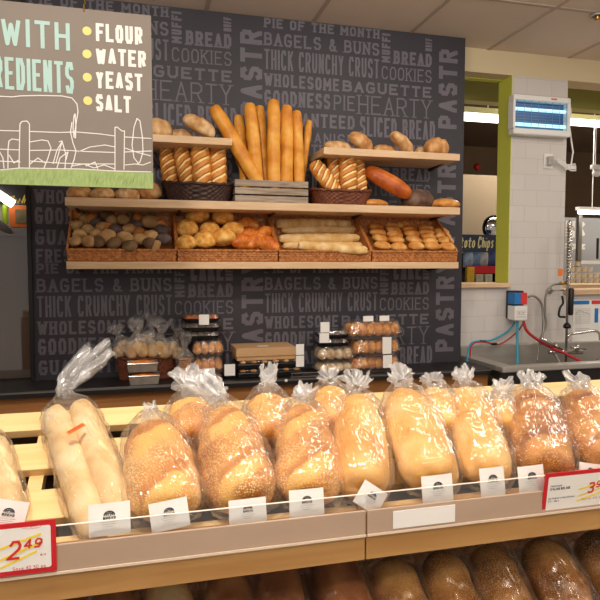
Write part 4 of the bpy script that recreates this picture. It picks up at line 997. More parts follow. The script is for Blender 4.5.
# left stack
clamshell(192, 224, 3.17, z, .028, .15, 0, 'black based box at the bottom of the left pastry stack', 'left stack of pastry boxes', True, 3, 'b_crois', lab=(204, 215, 368, 378))
clamshell(193, 225, 3.17, z+.03, .088, .15, 0, 'clear box of golden pastries, lower of two in the left stack', 'left stack of pastry boxes', False, 4, 'b_muffin', rows=2)
clamshell(192.5, 225.5, 3.17, z+.12, .088, .15, 0, 'clear box of golden pastries, upper of two in the left stack', 'left stack of pastry boxes', False, 4, 'b_muffin', rows=2, seedk=5)
clamshell(182, 222, 3.19, z+.214, .04, .15, 0, 'black lidded tray, lowest of three topping the left stack', 'black lidded trays', True, 5, 'b_choc')
clamshell(182.5, 222.5, 3.19, z+.256, .045, .15, 0, 'black lidded tray, middle of three topping the left stack', 'black lidded trays', True, 5, 'b_choc', lab=(199, 209, 314.5, 325))
clamshell(183, 222, 3.19, z+.303, .045, .15, 0, 'black lidded tray, topmost of three on the left stack', 'black lidded trays', True, 5, 'b_crois')
clamshell(224, 236, 3.18, z, .05, .1, 0, 'tiny lidded box with white label right of the left stack', None, True, 2, 'b_crois', lab=(224.5, 235, 364, 376))
# kraft box on dark tray boxes
a, b = P(238, 372, 3.16), P(303, 372, 3.16)
for i, (z0, nm) in enumerate(((z, 'lower'), (z+.047, 'upper'))):
    t = thing('black_tray', ((a.x+b.x)/2, 3.27, z0), f'{nm} shallow black pastry tray under the kraft box', 'tray', 'black trays under the kraft box')
    obj('tray_body', MB().box((a.x, 3.17, z0), (b.x, 3.38, z0+.03), bev=.006), M['blackplastic'], t)
    obj('clear_lid', MB().box((a.x+.01, 3.175, z0+.031), (b.x-.01, 3.37, z0+.044), bev=.005), M['clam'], t)
    g = MB()
    for k in range(6):
        mbx = loaf_mb(.04, .035, .02, 2.2, k, .03, nu=8, nv=8); mbx.bm.transform(Matrix.Translation((a.x+.03+k*(b.x-a.x-.06)/5, 3.185, z0+.03)))
        obj('pastry', mbx, M['b_brown'], t, True)
    if i == 0: sticker(t, 296, 304, 355.5, 367, 3.163); 
    else: sticker(t, 296, 304, 344, 355, 3.163)
a, b = P(235.5, 362, 3.17), P(296, 362, 3.17); zk = z+.094
t = thing('kraft_box', ((a.x+b.x)/2, 3.28, zk), 'flat brown kraft cake box on the black trays', 'box')
obj('box_body', MB().box((a.x+.01, 3.175, zk), (b.x-.002, 3.38, zk+.06), bev=.002), M['kraft'], t)
obj('box_lid', MB().box((a.x+.004, 3.168, zk+.022), (b.x, 3.386, zk+.068), bev=.002), M['kraft'], t)
c = P(262, 345, 3.25); obj('lid_sticker', MB().box((c.x-.03, 3.22, zk+.0685), (c.x+.03, 3.25, zk+.0695)), M['paper'], t)
# right stacks
for i, (za, hh, m_, nm) in enumerate(((0, .062, 'b_sugar', 'bottom'), (.064, .088, 'b_sugar', 'second'), (.155, .042, 'b_choc', 'third'), (.2, .042, 'b_choc', 'topmost'))):
    clamshell(*((318, 357) if i < 2 else (320, 352)), 3.17, z+za, hh, .17, 0, f'clear pastry box, {nm} of the stack left of the muffins', 'pastry stack beside the muffins', i >= 2, 4, m_, rows=2 if i < 2 else 1, lab={2: (319.5, 329, 333, 343), 3: (320.5, 329.5, 322, 332.5)}.get(i), seedk=i)
for i, (za, hh, m_, nm) in enumerate(((-.0, .088, 'b_muffin', 'bottom'), (.09, .097, 'b_muffin', 'middle'), (.19, .1, 'b_muffin', 'topmost'))):
    clamshell(*((352, 405), (353, 405), (348, 406))[i], 3.15, z+za, hh, .19, 0, f'clear box of golden muffins, {nm} of the right stack', 'muffin boxes', False, 6, m_, rows=2, lab={0: (383, 392, 355, 368), 1: (382.5, 391.5, 337, 354)}.get(i), seedk=i*4)
    if i == 2:
        for q0, q1, kk in ((364, 374, 0), (380.5, 390, 1)):
            p0, p1 = P(q0, 316, 3.17), P(q1, 316, 3.17)
            obj('lid_label', MB().box((p0.x, 3.18, z+za+hh+.0), (p1.x, 3.185, z+za+hh+.03)), M['paper'], bpy.data.objects[-1] if False else [o for o in bpy.data.objects if o.get('label', '').startswith('clear box of golden muffins, topmost')][0])
# small wire rack line before trays
g = MB(); pts = []
a, b = P(291, 373, 3.125), P(327, 372, 3.125)
for k in range(25): pts.append((a.x+(b.x-a.x)*k/24, 3.125, cz+.004+.018*(k % 2)))
g.tube(pts, .0016, 6); g.tube([(a.x, 3.125, cz+.003), (b.x, 3.125, cz+.003)], .002, 6).tube([(a.x, 3.125, cz+.024), (b.x, 3.125, cz+.024)], .002, 6)
tag(obj('wire_ledge', g, M['steel_dark']), 'low zigzag wire edging on the counter before the black trays', 'wire edging')
c = P(286, 380.5, 3.108)
tag(obj('white_button', MB().lathe(c, [(.001, -.008), (.006, -.008), (.009, -.003), (.009, 0)], 16, 'y'), M['white'], smooth=True), 'tiny round white button on the counter edge below the kraft box', 'button')

# ================================================================== SINK AND WALL EQUIPMENT
sx0, sx1 = 2.0, 4.2
sk = thing('steel_sink', (3.0, 3.3, 0), 'stainless steel sink under the tiled wall at the right', 'sink')
zr = 1.012
ia = P(476, 350, 3.48).x
g = MB()
g.box((sx0, 3.02, zr-.035), (sx1, 3.09, zr), bev=.008)                                    # front rim
obj('front_rim', g, M['steel'], sk)
obj('backsplash', MB().box((sx0, 3.49, zr-.2), (sx1, YW-.002, 1.068), bev=.004), M['steel'], sk)
obj('end_rim', MB().box((sx0, 3.09, zr-.03), (ia-.01, 3.49, zr-.002)), M['steel'], sk)
obj('basin', MB().box((ia-.01, 3.09, zr-.3), (ia-.005, 3.489, zr-.004)).box((ia-.005, 3.09, zr-.31), (sx1, 3.489, zr-.3)).box((ia-.005, 3.091, zr-.3), (sx1, 3.096, zr-.01)).box((3.05, 3.097, zr-.3), (3.06, 3.488, zr-.06)), M['steel'], sk)
obj('apron', MB().box((sx0, 3.04, 0), (sx1, 3.06, zr-.037)), M['black'], sk)

# UV fly trap
a, b = P(512, 133, 3.49), P(570, 96, 3.49)
uv = thing('fly_trap', ((a.x+b.x)/2, 3.5, a.z), 'white wall-mounted fly trap with two glowing blue tubes', 'fly trap')
zt2 = P(512, 93, 3.47).z; zb2 = P(512, 133.5, 3.47).z
hh = zt2-zb2
obj('top_cover', MB().box((a.x, 3.478, zt2-.035), (b.x, YW-.003, zt2), bev=.006), M['white'], uv)
obj('bottom_cover', MB().box((a.x, 3.47, zb2), (b.x, YW-.003, zb2+.042), bev=.01), M['white'], uv)
obj('back_plate', MB().box((a.x+.01, 3.525, zb2+.042), (b.x-.01, YW-.003, zt2-.035)), M['uvback'], uv)
obj('side_frame', MB().box((a.x, 3.48, zb2+.042), (a.x+.016, YW-.003, zt2-.035)), M['white'], uv)
obj('side_frame', MB().box((b.x-.02, 3.48, zb2+.042), (b.x, YW-.003, zt2-.035)), M['white'], uv)
for zz in (zb2+.073, zt2-.085):
    obj('uv_tube', MB().tube([(a.x+.02, 3.508, zz), (b.x-.022, 3.508, zz)], .011, 12), M['uvtube'], uv, True)
g = MB()
for k in range(10): g.box((a.x+.02, 3.484, zb2+.05+k*(hh-.095)/9), (b.x-.022, 3.4855, zb2+.0515+k*(hh-.095)/9))
for k in range(8):
    x = a.x+.03+k*(b.x-a.x-.06)/7; g.box((x, 3.482, zb2+.042), (x+.002, 3.484, zt2-.035))
obj('wire_grille', g, mat('grille_wire', srgb(120, 140, 165), .5), uv)
c = P(560, 98, 3.43); obj('brand_mark', MB().box((c.x-.03, 3.4765, zt2-.02), (c.x+.015, 3.4775, zt2-.011)), M['lred'], uv)
# outlet and cord
c = P(549.5, 161, 3.52)
ot = thing('wall_outlet', (c.x, YW, c.z-.05), 'white electrical outlet with plug on the tiled column', 'outlet')
obj('cover_plate', MB().box((c.x-.035, 3.53, c.z-.05), (c.x+.035, YW-.001, c.z+.05), bev=.003), M['white'], ot)
obj('plug', MB().box((c.x-.018, 3.50, c.z-.03), (c.x+.02, 3.529, c.z+.03), bev=.005), M['steel'], ot)
g = MB(); g.tube([P(x, y, Y) for x, y, Y in ((569, 100, 3.48), (571, 112, 3.5), (569, 124, 3.51), (571, 138, 3.51), (573, 152, 3.51), (571, 166, 3.51), (566, 170, 3.51), (562, 163, 3.51), (556, 160, 3.51))], .005, 8)
for k in range(3): g.tube([P(x, y+k*1.8, 3.505) for x, y in ((557, 158), (564, 163), (571, 167), (576, 167), (575, 164), (567, 165))], .0045, 8)
tag(obj('power_cord', g, M['white'], smooth=True), 'white power cord looping from the fly trap to the outlet', 'cord')
# dosing box
a, b = P(514.5, 320.5, 3.42), P(528, 291, 3.42)
dz = thing('water_valve_box', ((a.x+b.x)/2, 3.48, a.z), 'wall-mounted valve box with blue and red top above the sink', 'valve box')
zm = P(520, 306, 3.42).z
obj('cover', MB().box((a.x, 3.42, a.z), (b.x, 3.5, zm), bev=.004), M['white'], dz)
xm = (a.x+b.x)/2
obj('back_case', MB().box((a.x+.012, 3.46, a.z+.005), (b.x-.002, YW-.002, b.z), bev=.004), M['black'], dz)
obj('blue_block', MB().box((a.x, 3.425, zm+.01), (xm, 3.5, b.z-.012), bev=.003), M['blue'], dz)
obj('red_block', MB().box((xm+.002, 3.425, zm+.01), (b.x, 3.5, b.z-.012), bev=.003), M['lred'], dz)
g = MB()
for dx in (-.014, .016): disc(g, (xm+dx, 3.4195, zm-.045), .005, ux, uz, 10)
g.face([(a.x+.012, 3.4195, a.z+.02), (b.x-.012, 3.4195, a.z+.02), (b.x-.012, 3.4195, a.z+.024), (a.x+.012, 3.4195, a.z+.024)])
for k in range(3): g.face([(a.x+.012, 3.4195, a.z+.035+k*.012), (b.x-.016, 3.4195, a.z+.035+k*.012), (b.x-.016, 3.4195, a.z+.038+k*.012), (a.x+.012, 3.4195, a.z+.038+k*.012)])
obj('printed_marks', g, M['greyink'], dz)
def spline(pts, n=8):
    out = []
    for i in range(len(pts)-1):
        p0, p1, p2, p3 = pts[max(i-1, 0)], pts[i], pts[i+1], pts[min(i+2, len(pts)-1)]
        for k in range(n):
            t = k/n; out.append(.5*((2*p1)+(p2-p0)*t+(2*p0-5*p1+4*p2-p3)*t*t+(3*p1-p0-3*p2+p3)*t**3))
    return out+[pts[-1]]
def hose(name, pts, r, m, label, cat='hose', group=None):
    return tag(obj(name, MB().tube(spline([P(*q) for q in pts]), r, 10), m, smooth=True), label, cat, group)
hose('water_hose', [(517.5, 321, 3.45), (517.3, 338, 3.45), (517.5, 356, 3.42), (517, 372, 3.36)], .0085, M['blue_hose'], 'thick blue hose dropping straight from the valve box into the sink')
hose('water_hose', [(515, 322, 3.5), (508, 331, 3.5), (492, 340, 3.5), (478, 341, 3.49), (470, 345, 3.46), (467, 362, 3.4)], .006, M['blue_hose'], 'thin blue hose curving left from the valve box')
hose('water_hose', [(524, 322, 3.5), (517, 332, 3.5), (500, 344, 3.47), (484, 342, 3.45), (472, 345, 3.44), (470, 362, 3.4)], .005, M['red_hose'], 'thin red hose curving left beside the thin blue hose')
hose('water_hose', [(523.5, 321, 3.45), (527, 331, 3.43), (538, 340, 3.4), (552, 348, 3.36), (566, 354, 3.3), (585, 364, 3.2)], .0095, M['red_hose'], 'thick red hose running down right from the valve box')
for k, q in enumerate(((483, 341.5, 3.46), (494, 344, 3.46))):
    c = P(*q); tag(obj('hose_clip', MB().box(c-V((.018, .012, .008)), c+V((.018, .012, .008)), bev=.003), M['black']), ['dark clip on the thin hoses nearer the word panel', 'dark clip on the thin hoses nearer the valve box'][k], 'clip', 'hose clips')
hose('steel_hose', [(528, 297, 3.47), (534, 296, 3.46), (541, 303, 3.45), (543, 315, 3.44), (543, 330, 3.42), (542, 345, 3.4)], .008, M['steel_dark'], 'braided steel hose arching from the valve box down to the sink')
hose('steel_hose', [(563, 284, 3.4), (553, 285, 3.42), (546, 294, 3.43), (545, 312, 3.43), (546, 326, 3.42), (540, 340, 3.42), (537, 362, 3.4)], .007, M['steel_dark'], 'braided steel hose looping left from the spray faucet')
hose('steel_hose', [(551, 351, 3.38), (556, 356, 3.34), (560, 364, 3.3)], .008, M['steel_dark'], 'short steel hose at the foot of the spray faucet')
# spray faucet
YF = 3.38
base = P(566, 356, YF)
fc = thing('spray_faucet', (base.x, YF, zr-.05), 'tall chrome spring-coiled spray faucet over the sink', 'faucet')
t0, t1 = P(567, 318, YF), P(567, 226, YF)
obj('riser', MB().tube([(base.x, YF, base.z-.05), (base.x, YF, t1.z)], .008, 12), M['steel_dark'], fc, True)
n_ = 20*12; h_ = P(567, 285, YF); 
g = MB().tube([(base.x+.017*math.cos(2*math.pi*k/12), YF+.017*math.sin(2*math.pi*k/12), h_.z+(t1.z-h_.z)*k/n_) for k in range(n_+1)], .0052, 6)
obj('spring', g, M['chrome'], fc, True)
obj('top_cap', MB().lathe((base.x, YF, t1.z-.01), [(.013, 0), (.018, .01), (.016, .035), (.007, .045), (.002, .05)], 16), M['chrome'], fc, True)
q = P(571.5, 232, YF); obj('hook', MB().tube(spline([V((base.x, YF, t1.z)), V((base.x+.02, YF-.01, t1.z-.005)), V((base.x+.028, YF-.015, t1.z-.03))]), .006, 8), M['steel'], fc, True)
a, b = P(569, 315, YF), P(569, 288, YF)
obj('spray_grip', MB().lathe((base.x+.012, YF-.02, a.z), [(.012, 0), (.016, .01), (.017, b.z-a.z-.01), (.012, b.z-a.z)], 16), M['black'], fc, True)
obj('trigger', MB().tube(spline([P(562, 296, YF-.03), P(563, 303, YF-.03), P(560, 308, YF-.03), P(559, 316, YF-.03), P(565, 317, YF-.03)]), .007, 8), M['blackplastic'], fc, True)
c = P(567, 326, YF-.01); obj('spray_head', MB().lathe(c, [(.012, .02), (.022, .008), (.025, 0), (.025, -.012), (.015, -.016)], 18), M['blackplastic'], fc, True)
obj('wall_bracket', MB().tube([P(566, 290, YF), (P(553, 291, 3.5).x, YW-.01, P(553, 291, 3.5).z)], .006, 8).lathe((P(553, 291, 3.5).x, YW-.002, P(553, 291, 3.5).z), [(.024, -.004), (.02, -.012), (.008, -.016)], 18, 'y'), M['chrome'], fc, True)
c = P(563, 283, YF); obj('brass_fitting', MB().tube([c-V((.02, 0, 0)), c+V((.02, 0, 0))], .011, 12), M['brass'], fc, True)
obj('swing_spout', MB().tube(spline([P(567, 338, YF-.02), P(570, 334.5, YF-.03), P(582, 332.5, YF-.05), P(594, 331, YF-.07), P(599, 333, YF-.08), P(600, 340, YF-.08)]), .0085, 10), M['chrome'], fc, True)
obj('mixer_body', MB().tube([P(549, 352, YF), P(582, 352, YF)], .016, 14).tube([P(556, 352, YF), P(556, 344, YF-.03)], [.013, .018], 12).tube([P(576, 352, YF), P(578, 345, YF-.03)], [.013, .018], 12), M['chrome'], fc, True)
obj('lever_handle', MB().tube([P(541, 338.5, YF-.05), P(562, 350, YF-.02)], [.013, .009], 12), M['chrome'], fc, True)
obj('lever_handle', MB().tube([P(571, 347, YF-.05), P(586, 349, YF-.07)], [.007, .006], 10), M['chrome'], fc, True)
a, b = P(559.5, 276, YF-.02), P(563, 269, YF-.02)
tag(obj('orange_tag', MB().box((a.x-.01, YF-.02, a.z), (b.x, YF-.018, b.z)), M['orange']), 'small orange tag behind the faucet spring', 'tag')
# instruction poster
a, b = P(572, 347, YW-.004), P(640, 299, YW-.004)
zt3 = P(585, 300, YW-.004).z
ip = thing('instruction_poster', ((a.x+b.x)/2, YW, a.z), 'white instruction poster with blue and red header right of the faucet', 'poster')
obj('sheet', MB().box((a.x, YW-.004, a.z), (b.x, YW-.001, zt3)), M['paper'], ip)
xm = P(590, 300, YW).x
obj('blue_header', MB().box((a.x, YW-.006, zt3-.03), (xm-.01, YW-.0041, zt3-.004)), M['blue'], ip)
obj('red_header', MB().box((xm+.01, YW-.006, zt3-.03), (b.x, YW-.0041, zt3-.004)), M['lred'], ip)
g = MB()
x0, x1 = a.x+.02, xm-.0
for k in range(9): g.face([(x0, YW-.0045, zt3-.06-k*.013), (x1, YW-.0045, zt3-.06-k*.013), (x1, YW-.0045, zt3-.0612-k*.013), (x0, YW-.0045, zt3-.0612-k*.013)])
for k in range(12): x = x0+(x1-x0)*k/11; g.face([(x, YW-.0045, zt3-.165), (x+.0012, YW-.0045, zt3-.165), (x+.0012, YW-.0045, zt3-.06), (x, YW-.0045, zt3-.06)])
ribbon(g, [(x0, zt3-.1), (x0+.03, zt3-.07), (x0+.07, zt3-.085), (x0+.12, zt3-.1), (x1, zt3-.12)], .003, .003, V((0, YW-.0048, 0)), ux, uz)
for k in range(4): g.face([(x0+.0, YW-.0045, zt3-.2-k*.012), (x1-.02*k, YW-.0045, zt3-.2-k*.012), (x1-.02*k, YW-.0045, zt3-.203-k*.012), (x0, YW-.0045, zt3-.203-k*.012)])
obj('printed_chart', g, M['greyink'], ip)
obj('side_band', MB().box((P(594.5, 300, YW).x, YW-.006, zt3-.16), (P(598, 300, YW).x, YW-.0041, zt3-.06)), M['blue'], ip)
# recessed fitting in ceiling
c = PP(597.5, 15, V((0, 0, CE-.006)), V((0, 0, 1)))
sp_ = thing('ceiling_sprinkler', c, 'small round chrome fitting in the ceiling at the top right corner', 'sprinkler')
obj('ring', MB().tube([c+V((.035*math.cos(k*math.pi/12), .035*math.sin(k*math.pi/12), -.004)) for k in range(25)], .007, 8, False), M['steel'], sp_, True)
obj('core', MB().lathe(c+V((0, 0, -.03)), [(.003, 0), (.014, .004), (.01, .018), (.018, .03)], 16), M['brass'], sp_, True)
# small white gadget hanging beyond right opening
c = P(597, 172, 4.4)
hg = thing('hanging_fitting', c, 'small white fitting hanging beyond the opening at the right edge', 'fitting')
obj('arm', MB().box(c+V((-.06, -.02, .02)), c+V((.1, .02, .06)), bev=.008), M['white'], hg)
obj('stem', MB().tube([c+V((-.02, 0, .06)), c+V((-.02, 0, .45))], .004, 8), M['white'], hg)
obj('head', MB().lathe(c+V((-.0, 0, -.04)), [(.01, 0), (.035, .012), (.04, .04), (.02, .06)], 16), M['white'], hg, True)
c = P(477, 167, 6.89); tag(obj('red_alarm_light', MB().lathe(c, [(.002, -.05), (.03, -.04), (.045, 0)], 14, 'y'), M['red'], smooth=True), 'small dim red alarm lamp on the dark far wall', 'lamp')

# ================================================================== FRONT BREAD RACK
YR = 1.17
SLP = math.atan2(.186, .43)                     # rise of the slatted deck
DO = V((0, 1.19, 1.05)); DU = V((0, math.cos(SLP), math.sin(SLP))); DN = V((0, -math.sin(SLP), math.cos(SLP)))
xj = P(365.5, 540, YR).x
def Mx(x): return frame((x, DO.y, DO.z), DU, DN)
def rack(x0, x1, label, low=0, group='bread rack sections'):
    t = thing('bread_rack', ((x0+x1)/2, 1.4, 0), label, 'rack', group)
    m_ = Mx(0)
    L_ = .457
    # deck slats; gaps between
    for k, (s0, s1) in enumerate(((.0, .045), (.095, .18), (.245, .335), (.385, .457))):
        obj('slat', MB().box((x0, s0, -.022), (x1, s1, 0), m_, bev=.002), M['slat'], t)
    for x in (x0+.01, (x0+x1)/2, x1-.04):
        obj('deck_bearer', MB().box((x, 0, -.05), (x+.03, L_-.01, -.019), m_), M['slat'], t)
    obj('back_panel', MB().box((x0, 1.66, .55), (x1, 1.675, DO.z+math.sin(SLP)*L_-.05)), M['brown_wood'], t)
    obj('gap_shade_sheet', MB().box((x0+.002, .005, -.07), (x1-.002, L_-.02, -.06), m_), M['dark_gap'], t)  # dark sheet under the deck, painting shade into the slat gaps
    obj('front_board', MB().box((x0, YR, .972), (x1, YR+.018, 1.076), bev=.001), M['front_wood'], t)
    obj('price_rail', MB().box((x0, YR-.006, 1.03), (x1, YR-.001, 1.082), bev=.002), M['rail'], t)
    obj('rail_lip', MB().box((x0, YR-.009, 1.026), (x1, YR-.0065, 1.031)), M['lip'], t)
    obj('guard', MB().box((x0+.001, YR+.003, 1.077), (x1-.001, YR+.0055, 1.113)), M['acrylic'], t)
    obj('guard_edge', MB().box((x0+.001, YR+.0028, 1.113), (x1-.001, YR+.0057, 1.1145)), M['edge'], t)
    # lower tier
    m2 = Matrix.Translation((0, 0, -.40)) @ m_
    for s0, s1 in ((.0, .085), (.115, .225), (.25, .345), (.365, .457)):
        obj('lower_slat', MB().box((x0, s0-.02, -.018), (x1, s1-.02, 0), m2), M['brown_wood'], t)
    obj('lower_front_board', MB().box((x0, YR, .55), (x1, YR+.018, .70)), M['front_wood'], t)
    obj('side_panel', MB().box((x0, 1.5, 0), (x0+.016, 1.658, .97)), M['dark_gap'], t)
    obj('side_panel', MB().box((x1-.016, 1.5, 0), (x1, 1.658, .97)), M['dark_gap'], t)
    return t
rack(-.95, xj-.0015, 'pale slatted bread rack section left of the rail joint')
rack(xj+.0015, 1.75, 'pale slatted bread rack section right of the rail joint')

EMB = None
def emblem(mb, o, X, Yv, s):
    """small baker emblem: arched ribs over a script line and rows of tiny print"""
    pts = lambda r, n=9: [(r*math.cos(math.pi*k/(n-1)), .75*r*math.sin(math.pi*k/(n-1))) for k in range(n)]
    for r, w in ((.20, .05), (.12, .035)):
        ribbon(mb, [(a*s, b*s) for a, b in pts(r)], w*s, w*s, o+Yv*.05*s, X, Yv)
    for a in (-.13, -.045, .045, .13): ribbon(mb, [(a*s, 0), (a*.9*s, .1*s)], .03*s, .03*s, o+Yv*.05*s, X, Yv)
    letter_strokes(mb, 'BREAD', o-X*.24*s-Yv*.10*s, X, Yv, .48*s, .1*s, .028*s, 0)
def emb_rows(mb, o, X, Yv, s):
    for k in range(3):
        w_ = (.36, .3, .24)[k]; y = -.2-k*.085
        ribbon(mb, [(-w_*s, y*s), (w_*s*(.9-.2*k), y*s)], .014*s, .014*s, o, X, Yv)
loaf_n = 0
def bagged(bx, by, tx_, ty, W, H, m_, name, label, lab=None, cat='loaf', neck=.03, flare=.03, fl=.045, lean=(0, 0), lift=0, seed=None, n_loaf=1, film='film', orient=None, group='bagged loaves on the rack', p=2.6, score=None, plane=None, L=None, s0=None, dec=False, gather=.010, taper=0):
    """bx,by bottom end; tx,ty top end (before the neck), measured in the photo; both ends lie over the deck"""
    global loaf_n
    loaf_n += 1; seed = seed if seed is not None else loaf_n
    o0 = DO if plane is None else plane
    b = PP(bx, by, o0+DN*(H*.45+lift), DN); t_ = PP(tx_, ty, o0+DN*(H*.45+lift), DN)
    ym = 1.203
    if b.y < ym: b = b+(t_-b)*((ym-b.y)/max(t_.y-b.y, .01))
    L_ = (t_-b).length
    c = (b+t_)/2-DN*(H*.45)
    mt = frame(c, t_-b, DN)
    t = thing('bagged_loaf', None, label, cat, group, mtx=mt)
    def child(nm, mb, m, smooth=True, par=None):
        me = mesh_of(nm, mb, smooth); me.materials.append(m); o = bpy.data.objects.new(nm, me); COL.objects.link(o); o.parent = par or t; return o
    if n_loaf == 1:
        child('bread', loaf_mb(L_, W, H, 4.6, seed, .022, score=score, nu=44, nv=32, taper=.05, pt=2.35, flat=.85), m_)
    else:
        for k in (-1, 1):
            mb = loaf_mb(L_*(.98 if k < 0 else .93), W*.56, H, 4.5, seed+k, .02, score=(.07, 2, .06), nu=50, nv=18)
            mb.bm.transform(Matrix.Translation((k*W*.24, 0, .004*k))); child('bread', mb, m_)
    kw = dict(flat=.85 if n_loaf == 1 else .62, tail=.004, pt=2.35 if n_loaf == 1 else None, taper=.05 if n_loaf == 1 else 0, L=L_+.008, W=W*1.02, H=H*1.03, seed=seed*1.3, neck=neck, flare=flare, fl=fl, lean=lean, gather=gather)
    child('bag_body', bag_mb(part='body', nu=84, nv=72, **kw), M[film])
    child('bag_tuft', bag_mb(part='tuft', nu=84, nv=72, **kw), M['film_tuft' if film == 'film' else film])
    if lab:
        lx, ly, lw, lh, rot = lab
        lc = P(lx, ly, 1.1825); n_ = V((0, -1, .16)).normalized()
        X = V((math.cos(rot), 0, math.sin(rot))); Yv = n_.cross(X).normalized()*1.0
        if Yv.z < 0: Yv = -Yv
        w_, h_ = lw/600*1.1825*1.03, lh/600*1.1825*1.03
        inv = mt.inverted()
        mb = MB()
        def q(u, v):
            return inv @ (lc+X*(u-.5)*w_+Yv*(v-.5)*h_+n_*(-.0025*((u-.5)*2)**2))
        mb.grid(q, 8, 3)
        lo = child('paper_label', mb, M['paper'], False)
        g = MB(); emblem(g, lc+n_*.0012+Yv*h_*.08, X, Yv, min(w_, h_)*.8); g.bm.transform(inv)
        child('printed_emblem', g, M['ink'], False, lo)
        g = MB(); emb_rows(g, lc+n_*.0012+Yv*h_*.08, X, Yv, min(w_, h_)*.8); g.bm.transform(inv)
        child('printed_lines', g, M['greyink'], False, lo)
    return t
SC = (.075, .9, .05)
# back row first
bagged(192, 440, 190, 402, .125, .085, M['b_seed'], 'x', 'seeded loaf mostly hidden behind, tufted bag above the third row label', lift=.0, neck=.035, flare=.045, fl=.05, score=SC)
bagged(268, 440, 268, 397, .12, .085, M['b_seed'], 'x', 'seeded loaf behind with a tall upright bag tip left of centre', lift=.0, neck=.035, flare=.022, fl=.075, score=SC)
bagged(334, 430, 330, 390, .115, .085, M['b_seed'], 'x', 'seeded loaf behind, between the centre seeded and pale loaves', lift=.0, neck=.02, flare=.03, fl=.02, score=SC)
bagged(444, 430, 434, 392, .12, .085, M['b_plain'], 'x', 'pale loaf behind, right of the big plain loaf', lift=.0, neck=.02, flare=.03, fl=.02)
bagged(506, 430, 500, 404, .11, .08, M['b_plain'], 'x', 'pale loaf behind, left of the brown seeded loaf', lift=.0, neck=.04, flare=.03, fl=.035, lean=(.3, 0))
# front row
bagged(0, 520, -18, 440, .10, .075, M['b_white'], 'x', 'white loaf in clear bag cut by the left edge of the photo', (8, 516, 30, 28, -.25), n_loaf=2, p=4)
bagged(113, 534, 66, 402, .125, .062, M['b_white'], 'x', 'long white twin baguettes in a bag tied at the top', (109.5, 519, 38, 30, .02), n_loaf=2, neck=.02, flare=.03, fl=.11, lean=(.95, .3), gather=.012, film='film')
bpy.data.objects[[o.name for o in bpy.data.objects if o.name.startswith('bag_tuft')][-1]].data.materials[0] = M['film_long']
bagged(171, 520, 151, 424, .148, .105, M['b_seed'], 'x', 'wide seeded loaf in clear bag right of the long white baguettes', (169.5, 515, 37, 28, .12), neck=.022, flare=.016, fl=.02, score=SC)
bagged(250, 520, 222, 410, .15, .11, M['b_seed'], 'x', 'seeded loaf with diagonal split, tuft flopping left', (248, 512, 38, 26, .02), neck=.03, flare=.045, fl=.05, lean=(-.5, .0), score=SC)
bagged(312, 512, 302, 408, .142, .108, M['b_seed'], 'x', 'seeded loaf with split crust at the centre of the rack', (307, 503, 37, 28, -.0), neck=.02, flare=.03, fl=.035, lean=(.3, 0), score=SC)
bagged(364, 506, 357, 398, .128, .115, M['b_plain'], 'x', 'smooth pale loaf with a label turned on its corner', (371, 498, 32, 26, -.62), neck=.022, flare=.035, fl=.045, p=2.3)
bagged(440, 500, 402, 392, .142, .118, M['b_plain'], 'x', 'big plain golden loaf right of the rail joint', (438, 489, 37, 30, .02), neck=.022, flare=.035, fl=.045, p=2.6)
bagged(494, 492, 465, 390, .125, .11, M['b_plain'], 'x', 'narrow plain loaf right of the big plain loaf', (493, 482, 31, 32, .02), neck=.022, flare=.03, fl=.045)
bagged(549, 482, 531, 394, .145, .115, M['b_seedbrown'], 'x', 'brown seeded loaf above the right price card', (532, 479, 34, 30, .02), neck=.022, flare=.032, fl=.045, score=SC)
bagged(612, 470, 580, 394, .15, .115, M['b_seedbrown'], 'x', 'brown seeded loaf at the right edge of the photo', (590, 472, 30, 20, -.2), neck=.022, flare=.03, fl=.045, score=SC)
bagged(690, 465, 655, 394, .15, .115, M['b_seedbrown'], 'x', 'brown seeded loaf just past the right edge', None, neck=.02, flare=.028, fl=.045, score=SC)
bpy.data.objects.remove([o for o in bpy.data.objects if o.get('label') == 'x'][0]) if any(o.get('label') == 'x' for o in bpy.data.objects) else None
# orange sticker on the long loaf
root = [o for o in bpy.data.objects if o.get('label', '').startswith('long white twin')][0]
c0 = PP(76, 429, DO+DN*.075, DN); X = (DU*math.sin(.75)+V((1, 0, 0))*math.cos(.75)).normalized(); Yv = DN.cross(X)
g = MB().grid(lambda u, v: c0+X*(u-.5)*.045+Yv*(v-.5)*.013+DN*.001, 4, 2)
st = obj('orange_sticker', g, M['orange'], root)
g = MB(); letter_strokes(g, 'FRESH', c0+DN*.002-X*.018-Yv*.0035, X, Yv, .036, .007, .0014, 0); obj('sticker_print', g, M['redink'], st)
